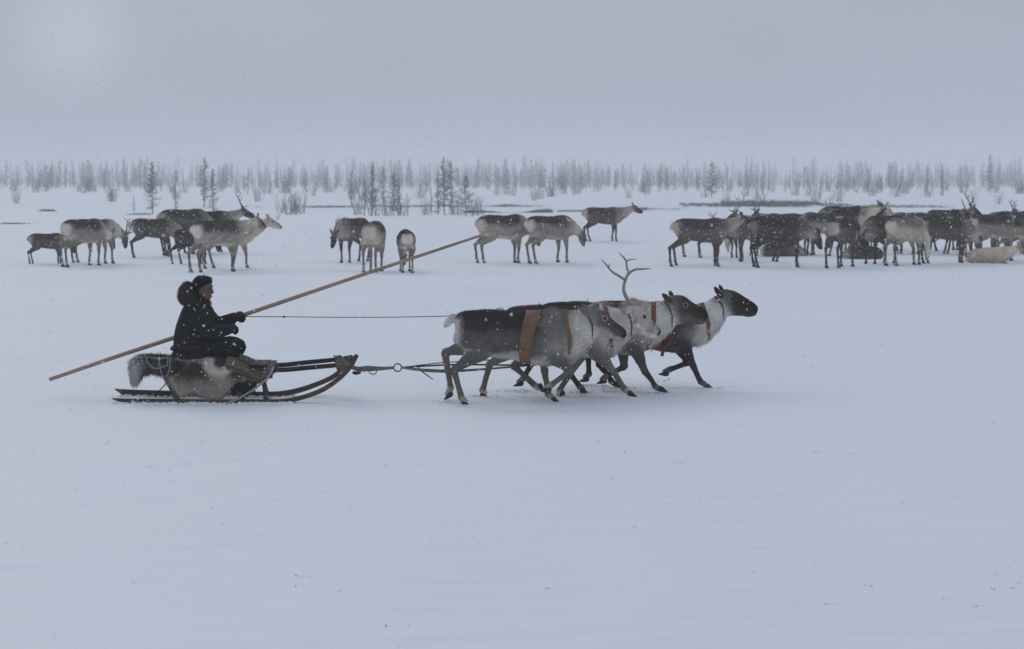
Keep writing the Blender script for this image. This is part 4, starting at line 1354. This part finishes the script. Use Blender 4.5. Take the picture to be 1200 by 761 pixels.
link('trousers', tr, M_TROUSER, man)
for s in (-1, 1):
    bt = remeshed(*limb_loft(mlimb([(246, 415, -s * .04, .068, .06), (238, 414.5, -s * .09, .068, .062), (230, 415.5, -s * .15, .055, .06), (222, 416, -s * .20, .045, .055), (218, 416.3, -s * .22, .02, .03)]), 4, 10)[:2], .012, 2)
    link('boot', bt, M_MITT, man)


def mitten(wrist, palm, tips, thumb, th_tip):
    """thick mitten: cuff, back of the hand, four fingers closed together, thumb from the side of the palm"""
    w, p, t, a, b = [np.asarray(x, float) for x in (wrist, palm, tips[0], thumb, th_tip)]
    rows = [(*w, .046, .046), (*(w * .4 + p * .6), .044, .05), (*p, .042, .055), (*tips[0], .034, .052), (*tips[1], .026, .046), (*tips[2], .018, .036)]
    tb = [(*(a * .6 + p * .4), .024, .024), (*a, .025, .025), (*b, .019, .019), (*(b * 1.25 - a * .25), .010, .010)]
    kn = [sphere(np.asarray(tips[0]) + C3(.004, yy, .01), .021, 8, 6) for yy in (-.034, -.012, .011, .032)]
    m = remeshed(*merge([limb_loft(rows, 4, 10)[:2], limb_loft(tb, 3, 8)[:2], *kn]), .008, 2)
    return link('mitten', m, M_MITT, man)


# far hand closed round the pole, near hand on the rein
mitten(mq(272, 375, .22), mq(277.5, 372, .20), [mq(282, 372, .185), mq(282.5, 376.5, .205), mq(279.5, 378, .235)], mq(277, 368.8, .20), mq(281, 368.6, .225))
mitten(mq(267.5, 385.5, -.10), mq(272.5, 386, -.06), [mq(276, 385, -.02), mq(277, 388.5, -.005), mq(274.5, 391.5, .0)], mq(271, 382, -.07), mq(275.5, 380.8, -.05))
# fur hood thrown back on the shoulders
hd = remeshed(*pair_loft(mpairs([(210, 342, 210, 350, .05), (212, 337, 212.5, 354, .10), (216, 332, 217, 358, .135), (221, 331, 222, 360, .155), (227, 336, 227, 361, .16), (233, 344, 232, 361, .15),
                                 (239, 349.5, 237, 361, .13), (244, 352.5, 242, 360, .10), (246.5, 354.5, 245, 358, .05)]))[:2], .011, 4)
X = co_of(hd)
hc = C3(.055, .036, .024) * (1 + .45 * vnoise(X, 8, 91, 3))[:, None]
set_cols(hd, hc)
hood = link('hood', hd, M_HIDE, man)
link('fur', fur_mesh('fur', hd, hc, 6000, lambda P, n: np.full(len(P), .038), lambda P, n: np.tile(C3(-.8, 0, -.6), (len(P), 1)), .5, .005, 15), M_FUR, hood)

# the long driving pole and the rein
YP = PY + .235
pole_pts = [at(58, 445, YP), at(150, 413.6, YP), at(278, 371.7, YP), at(400, 330.5, YP), at(500, 297.2, YP), at(563, 276.3, YP)]
PO = pole_pts[0].copy()
pole = link('driving_pole', mesh_from('driving_pole', *tube([p - PO for p in pole_pts], [.020, .0225, .023, .020, .017, .013], 10, 4)), M_POLE, None, tuple(PO))
tag(pole, 'very long peeled wooden driving pole slanting up across the snow', 'pole')
RO = mq(284, 372.5, .18) + MO
rein = link('rein', mesh_from('rein', *tube([RO - RO, at(333, 371.5, PY + .15) - RO, at(430, 372.2, LANES[0] + .25) - RO, at(530, 370.5, LANES[0] + .27) - RO, at(600, 366, LANES[0] + .26) - RO,
                                              at(655, 365, LANES[0] + .2) - RO, at(690, 378, LANES[0] + .10) - RO], .0045, 5, 3)), M_BLACKW, None, tuple(RO))
rein2 = link('knot', mesh_from('knot', *sphere(at(333, 371.5, PY + .15) - RO, .013, 8, 6)), M_BLACKW, rein)
tag(rein, 'thin dark rein stretched from the driver to the nearest reindeer', 'rein')

# ------------------------------------------------------------------ larches and scrub beyond the river
M_BARK = new_mat('larch_bark', (0.055, 0.05, 0.05), 0.9, noise=(6, 0.6, 1.3, (1, 1, .3)))
M_TWIG = new_mat('larch_twigs', (0.065, 0.058, 0.058), 0.9)
M_WILLOW = new_mat('willow_twigs', (0.07, 0.058, 0.058), 0.9)


def sliver(P, d, L, w, rg):
    s = np.cross(d, rg.normal(0, 1, 3)); s /= np.linalg.norm(s) + 1e-9
    return [P - s * w / 2, P + s * w / 2, P + d * L]


def larch_mesh(h, seed, spread=.2, bare=.15, dens=1.0, tw=.014):
    rg = np.random.default_rng(seed)
    lean = rg.normal(0, .02, 2)
    pts, rad = [], []
    for k in range(7):
        t = k / 6
        pts.append(C3(lean[0] * h * t + rg.normal(0, .008) * h * (t > 0), lean[1] * h * t + rg.normal(0, .008) * h * (t > 0), h * t - .05))
        rad.append(max(.006, h * .0105 * (1 - t) ** .85 + .006))
    trunk = tube(pts, rad, 6, 2)
    V, F = [], []

    def tri(q):
        k = len(V); V.extend(q); F.append((k, k + 1, k + 2))
    nb = int(64 * dens * (h / 4) ** .4)
    for b in range(nb):
        t = bare + (1 - bare) * ((b + rg.random()) / nb)
        if rg.random() < .10:
            continue
        base = C3(*[np.interp(t * 6, range(7), [p[i] for p in pts]) for i in range(3)])
        a = rg.uniform(0, 2 * math.pi)
        L = h * spread * (1.08 - t) ** .8 * rg.uniform(.45, 1.2) * (.55 + .45 * smooth01(bare, bare + .25, t))
        up = rg.uniform(-.25, .15) + .5 * t
        d = C3(math.cos(a), math.sin(a), up); d /= np.linalg.norm(d)
        mid = base + d * L * .55
        tip = mid + (d + C3(0, 0, .22)) * L * .45
        v, f = tube([base, mid, tip], [tw * .9 + .004 * h / 4, tw * .6, tw * .25], 3, 1)
        o = len(V); V.extend(v); F.extend([tuple(i + o for i in q) for q in f])
        for s in range(int(15 * dens)):
            q = rg.uniform(.12, 1)
            P = base + (mid - base) * min(1, q / .55) if q < .55 else mid + (tip - mid) * (q - .55) / .45
            dd = d * .5 + rg.normal(0, .6, 3) + C3(0, 0, .12); dd /= np.linalg.norm(dd)
            tri(sliver(P, dd, L * rg.uniform(.12, .38) + .06, tw * 1.3, rg))
    return mesh_from('trunk', *trunk), mesh_from('crown', V, F, False)


def willow_mesh(h, seed, n=22, tw=.012):
    rg = np.random.default_rng(seed)
    V, F, SV, SF = [], [], [], []
    for k in range(n):
        a = rg.uniform(0, 2 * math.pi); sp = rg.uniform(.05, .5)
        b = C3(rg.normal(0, .12) * h, rg.normal(0, .12) * h, -.05)
        d = C3(math.cos(a) * sp, math.sin(a) * sp, 1)
        L = h * rg.uniform(.5, 1.0)
        P = [b, b + d * L * .5 + rg.normal(0, .03, 3) * h, b + d * L + C3(0, 0, .05) * h]
        v, f = tube(P, [tw, tw * .7, tw * .3], 3, 1)
        o = len(SV); SV.extend(v); SF.extend([tuple(i + o for i in q) for q in f])
        for s in range(11):
            q = rg.uniform(.25, 1)
            X0 = P[0] + (P[1] - P[0]) * q * 2 if q < .5 else P[1] + (P[2] - P[1]) * (q - .5) * 2
            dd = d / np.linalg.norm(d) + rg.normal(0, .4, 3); dd /= np.linalg.norm(dd)
            o = len(V); V.extend(sliver(X0, dd, L * rg.uniform(.1, .3), tw, rg)); F.append((o, o + 1, o + 2))
    return mesh_from('stems', SV, SF, False), mesh_from('crown', V, F, False)


_GR = {}


def ground_row(px, row):
    """where the line of sight through this picture row first meets the snow beyond the field"""
    key = (round(px / 4), row)
    if key not in _GR:
        r = ray(px, row)
        d = np.linspace(90, 560, 900)
        P = np.array([0, 0, CAM_H])[None] + r[None] * (d / r[1])[:, None]
        below = P[:, 2] <= ground_z(P[:, 0], P[:, 1])
        _GR[key] = float(d[int(np.argmax(below))]) if below.any() else 560.0
    return at(px, row, _GR[key])


def place_tree(meshes, loc, sc, rz, label, group=None, name='larch_tree', cat='tree', wid=1.0):
    o = thing(name, label, cat, loc, rz, group)
    o.scale = (sc * wid, sc * wid, sc)
    for nm, me, mt in (('trunk' if name == 'larch_tree' else 'stems', meshes[0], M_BARK if name == 'larch_tree' else M_WILLOW), ('crown', meshes[1], M_TWIG if name == 'larch_tree' else M_WILLOW)):
        link(nm, me, mt, o)
    return o


LARCH = [larch_mesh(4.0, 300 + i, sp * 1.15, br, dn, .017) for i, (sp, br, dn) in enumerate([(.20, .10, 1.2), (.17, .15, 1.3), (.24, .08, 1.3), (.13, .2, 1.0), (.22, .2, 1.2), (.11, .1, .8), (.18, .05, 1.5), (.26, .12, 1.4)])]
WILLOW = [willow_mesh(1.5, 400 + i) for i in range(5)]
NEAR_TREES = [  # (px, base row, top row, variant, widen, label)
    (179, 251, 190, 0, 1.0, 'bare larch standing alone above the left reindeer group'),
    (205, 252, 199, 5, 1.0, 'thin sparse larch pole right of the lone left larch'),
    (239, 244, 185, 1, 1.0, 'tall dense larch, taller of the left pair'),
    (250, 252, 198, 0, .9, 'shorter dark larch in front of the tall left one'),
    (157, 252, 229, 3, 1.0, 'small larch sapling at the left of the field edge'),
    (290, 229, 196, 5, .9, 'isolated spindly larch on the far bank'),
    (435, 253, 193, 1, .9, 'slim dark larch at the left of the middle clump'),
    (427, 253, 212, 3, 1.3, 'low larch leaning into the left of the middle clump'),
    (449, 244, 197, 4, .8, 'hazy larch behind the middle clump'),
    (461, 253, 204, 7, .9, 'broad bushy larch in the middle clump'),
    (468, 252, 209, 6, .8, 'second bushy larch in the middle clump'),
    (412, 244, 200, 3, 1.0, 'faint narrow larch left of the middle clump'),
    (478, 253, 226, 5, 1.2, 'bare sapling right of the middle clump'),
    (506, 252, 220, 5, 1.2, 'thin sapling left of the right clump'),
    (521, 252, 184, 1, .9, 'tallest larch of the clump behind the pole tip'),
    (529, 251, 190, 4, .8, 'second tall larch of the clump behind the pole tip'),
    (513, 252, 200, 6, .8, 'twiggy larch at the left of the pole tip clump'),
    (546, 254, 206, 2, 1.2, 'dark spreading larch nearest the pole tip'),
    (834, 232, 190, 7, 1.1, 'broad larch rising from the middle of the far bank'),
    (1160, 228, 181, 0, .8, 'tallest larch at the far right of the wood'),
    (1104, 230, 193, 6, .9, 'dark pointed larch above the right of the herd'),
]
for i, (px, rb, rt, v, wid, lab) in enumerate(NEAR_TREES):
    p = ground_row(px, rb)
    h = (rb - rt) * p[1] / FPX
    place_tree(LARCH[v], (p[0], p[1], gz(p[0], p[1])), h / 4.0, i * 1.3, lab, 'larches before the wood', wid=wid)

rgt = np.random.default_rng(21)
# scrub willows on the banks
SHRUBS = [(340, 252, 30), (330, 250, 22), (352, 251, 26), (325, 258, 8), (345, 249, 20), (498, 252, 22), (534, 252, 30), (555, 253, 26), (562, 252, 20), (420, 252, 26), (440, 253, 30), (455, 253, 32), (470, 253, 24)]
names_ = ['willow shrub left of the middle larch clump', 'low willow shrub at the foot of the bank, left of centre', 'willow shrub beside the river line, left of centre', 'tiny willow tuft on the field edge', 'pale willow shrub behind the left shrubs',
          'willow shrub between the two larch clumps', 'thick willow under the tallest larch', 'willow shrub under the dark spreading larch', 'willow shrub at the right foot of the spreading larch',
          'willow shrub at the left foot of the middle clump', 'thick willow under the slim dark larch', 'thick willow under the broad bushy larch', 'willow shrub at the right foot of the middle clump']
for i, ((px, rb, hp), lab) in enumerate(zip(SHRUBS, names_)):
    p = ground_row(px, rb)
    h = hp * p[1] / FPX
    place_tree(WILLOW[i % 5], (p[0], p[1], gz(p[0], p[1])), h / 1.5, i * .9, lab, 'willow shrubs at the larch clumps', 'willow_shrub', 'shrub')
for i in range(130):
    d = rgt.uniform(242, 430)
    x = rgt.uniform(-.24, .24) * d
    if vnoise(np.array([[x, d]]), .03, 8, 2)[0] < -.15:
        continue
    place_tree(WILLOW[i % 5], (x, d, gz(x, d)), rgt.uniform(.7, 1.7), rgt.uniform(0, 6), 'hazy willow shrub on the far snowy bank', 'willow shrubs on the far bank', 'willow_shrub', 'shrub')


def forest_h(x, d):
    m = vnoise(np.array([[x, d * .3]]), .03, 6, 2)[0]
    h = 1.5 + 1.3 * rgt.random() if rgt.random() < .55 else 2.4 + 2.0 * rgt.random()
    h = (h * (1 + .55 * m)) * d / 390
    top = (CAM_H - float(profile(d))) - d * (rgt.uniform(-4, 10)) / FPX * 1.0
    return max(1.2, min(h, top))


placed = 0
while placed < 290:
    d = rgt.uniform(480, 640) if placed < 200 else rgt.uniform(400, 500)
    x = rgt.uniform(-.235, .235) * d
    if vnoise(np.array([[x, d]]), .03, 9, 2)[0] + rgt.uniform(-.4, .4) < -.05:
        continue
    h = forest_h(x, d) * (1 if placed < 200 else .75)
    place_tree(LARCH[rgt.integers(0, 8)], (x, d, gz(x, d)), h / 4.0, rgt.uniform(0, 6), 'misty larch in the wood on the horizon', 'larches of the far wood', wid=rgt.uniform(.8, 1.15))
    placed += 1
# the wood beyond, one grey mass
far_src = [larch_mesh(4.0, 500 + i, .2, .05, .6, .034) for i in range(5)]
FV, FF, fo = [], [], 0
src_np = []
for tr_, cr_ in far_src:
    va, ta = co_of(tr_), None
    tt = []
    for off_, m_ in ((0, tr_), (len(va), cr_)):
        m_.calc_loop_triangles()
        q_ = np.empty(len(m_.loop_triangles) * 3, dtype=np.int32)
        m_.loop_triangles.foreach_get('vertices', q_)
        tt.append(q_.reshape(-1, 3) + off_)
    src_np.append((np.r_[va, co_of(cr_)], np.concatenate(tt)))
fd = rgt.uniform(600, 950, 1500)
fx = rgt.uniform(-.27, .27, 1500) * fd
fz = ground_z(fx, fd)
for i in range(1500):
    v, f = src_np[i % 5]
    s_ = forest_h(fx[i], fd[i]) / 4.0
    a = rgt.uniform(0, 6)
    R = np.array([[math.cos(a), -math.sin(a), 0], [math.sin(a), math.cos(a), 0], [0, 0, 1]])
    FV.append(v @ R.T * s_ + C3(fx[i], fd[i], fz[i]))
    FF.append(f + fo)
    fo += len(v)
fw = link('far_wood', tri_mesh('far_wood', np.concatenate(FV), np.concatenate(FF)), M_TWIG)
tag(fw, 'grey mass of distant larches fading into the mist', 'wood', kind='stuff')


def scrub(name, label, strips, seed):
    """low dark twigs in a line; strips: (px0, px1, row, height m, depth m, count)"""
    rg = np.random.default_rng(seed)
    VV = []
    for px0, px1, row, hh, dep, cnt in strips:
        px = rg.uniform(px0, px1, cnt)
        p = np.array([ground_row(x, row) for x in px])
        p[:, 1] += rg.uniform(0, dep, cnt)
        p = np.repeat(p, 5, 0) + rg.normal(0, .12, (cnt * 5, 3)) * C3(1, 1, 0)
        p[:, 2] = ground_z(p[:, 0], p[:, 1]) - .02
        d = rg.normal(0, .45, p.shape); d[:, 2] = np.abs(d[:, 2]) + .45
        d /= np.linalg.norm(d, axis=1)[:, None]
        sd_ = np.cross(d, rg.normal(0, 1, p.shape)); sd_ /= np.linalg.norm(sd_, axis=1)[:, None]
        L = hh * (rg.uniform(.35, 1.1, len(p)) * np.clip(.65 + 1.1 * vnoise(p[:, :2], .35, 55, 3), .12, 1.6))[:, None]
        VV.append(np.stack([p - sd_ * .025, p + sd_ * .025, p + d * L], 1).reshape(-1, 3))
    V = np.concatenate(VV)
    o = link(name, tri_mesh(name, V, np.arange(len(V)).reshape(-1, 3)), M_WILLOW)
    return tag(o, label, 'scrub', kind='stuff')


scrub('bank_scrub', 'thin dark line of dwarf scrub along the river bank',
      [(300, 420, 244, .25, 1.2, 500), (400, 640, 243, .22, 1.0, 700), (545, 645, 249.5, .45, 2.0, 900), (655, 720, 248.5, .35, 2, 420), (725, 800, 247, .25, 2, 260),
       (800, 1000, 243.5, .38, 3, 900), (850, 965, 242.5, .55, 5, 700), (1000, 1120, 244, .22, 2, 320), (0, 24, 263, .12, 1.2, 200), (24, 55, 263, .06, 1.0, 90), (48, 62, 248, .3, 1.5, 90), (150, 172, 252, .25, 1.2, 110),
       (736, 760, 247, .6, 1.5, 80)], 33)

# ------------------------------------------------------------------ loose snow, litter, falling flakes
rgs = np.random.default_rng(77)


def specks(name, label, P, R, mat, cat, flat=1.0, smooth=True):
    base = np.array([[1, 0, 0], [-1, 0, 0], [0, 1, 0], [0, -1, 0], [0, 0, 1], [0, 0, -1]], float)
    tris = np.array([[0, 2, 4], [2, 1, 4], [1, 3, 4], [3, 0, 4], [2, 0, 5], [1, 2, 5], [3, 1, 5], [0, 3, 5]])
    n = len(P)
    jit = base[None] * (1 + rgs.uniform(-.3, .3, (n, 6, 1)))
    a = rgs.uniform(0, 6.28, n)
    ca, sa = np.cos(a)[:, None], np.sin(a)[:, None]
    X = np.stack([jit[:, :, 0] * ca - jit[:, :, 1] * sa, jit[:, :, 0] * sa + jit[:, :, 1] * ca, jit[:, :, 2] * flat], -1)
    V = (X * R[:, None, None] + P[:, None, :]).reshape(-1, 3)
    T = (tris[None] + (np.arange(n) * 6)[:, None, None]).reshape(-1, 3)
    me = bpy.data.meshes.new(name)
    me.vertices.add(len(V)); me.loops.add(len(T) * 3); me.polygons.add(len(T))
    me.vertices.foreach_set('co', V.ravel())
    me.loops.foreach_set('vertex_index', T.ravel().astype(np.int32))
    me.polygons.foreach_set('loop_start', np.arange(0, len(T) * 3, 3, dtype=np.int32))
    me.polygons.foreach_set('loop_total', np.full(len(T), 3, dtype=np.int32))
    me.polygons.foreach_set('use_smooth', np.full(len(T), smooth, dtype=bool))
    me.update(calc_edges=True)
    return tag(link(name, me, mat), label, cat, kind='stuff')


# snow heaped along the runners and kicked up round the hooves
P, R = [], []
for k in range(1500):
    Y = YN if k % 3 else YF
    px = rgs.uniform(140, 345)
    x = at(px, 472, Y)[0]
    y = Y + rgs.choice([-1, 1]) * (.045 + abs(rgs.normal(0, .05)))
    P.append((x, y, 0)); R.append(rgs.uniform(.008, .03))
for root, base, q in TEAM_Q:
    for hf in [c_ for c_ in root.children if c_.name.startswith('hoof')]:
        x, y, z = np.array(hf.location) + base
        for k in range(60 if z < .12 else 8):
            xx, yy = x + rgs.normal(0, .12), y + rgs.normal(0, .10)
            P.append((xx, yy, 0 if z < .12 else abs(rgs.normal(0, .05)))); R.append(rgs.uniform(.006, .02))
P = np.array(P)
P[:, 2] += ground_z(P[:, 0], P[:, 1])
specks('loose_snow', 'crumbled snow heaped along the runners and hooves', P, np.array(R), M_CLUMP, 'snow', .7)
# dark plant bits on the snow
pts = [(178, 547), (199, 551), (42, 510), (218, 544), (277, 540), (347, 677), (355, 677), (366, 677), (398, 694), (454, 733), (730, 531), (796, 541), (953, 530), (957, 530), (994, 532), (716, 562), (788, 593), (745, 618),
       (642, 689), (968, 710), (1020, 688), (1193, 683), (1188, 690), (1166, 692), (1142, 713), (345, 688), (111, 347), (85, 400), (77, 370), (1105, 704), (129, 519)]
P, R = [], []
for px, py in pts:
    Y = row_depth(py)
    for k in range(3):
        x, y = at(px, py, Y)[0] + rgs.normal(0, .012), Y + rgs.normal(0, .03)
        P.append((x, y, gz(x, y) + .004)); R.append(rgs.uniform(.003, .006))
specks('plant_litter', 'tiny dark plant bits scattered over the foreground snow', np.array(P), np.array(R), M_HIDELACE, 'litter', .6)
# falling snow through the whole view
M_FLAKE = new_mat('snowflake', (0.92, 0.93, 0.95), 0.6)
n = 75000
y = (rgs.random(n) * (66 ** 3 - 8 ** 3) + 8 ** 3) ** (1 / 3)
x = rgs.uniform(-.30, .30, n) * y
z = rgs.uniform(0, 1, n) * np.minimum(8.5, 2.2 + .09 * y)
specks('falling_snow', 'snowflakes drifting through the air', np.c_[x, y, z + .05], rgs.uniform(.003, .0075, n), M_FLAKE, 'snowflakes', 1.0)

# ------------------------------------------------------------------ the misty air
hz = link('haze', mesh_from('haze', *box((0, 1275, 1.2), 3300, 2850, 18.6), False), None)
hz.location = (0, 0, 0)
mh = bpy.data.materials.new('haze')
mh.use_nodes = True
hn, hlk = mh.node_tree.nodes, mh.node_tree.links
hn.clear()
ho = hn.new('ShaderNodeOutputMaterial')
pv = hn.new('ShaderNodeVolumePrincipled')
pv.inputs['Color'].default_value = (0.97, 0.98, 1.0, 1)
pv.inputs['Density'].default_value = 0.00115
hlk.new(pv.outputs[0], ho.inputs['Volume'])
hz.data.materials.append(mh)
tag(hz, 'cold misty air over the snowfield', kind='stuff')
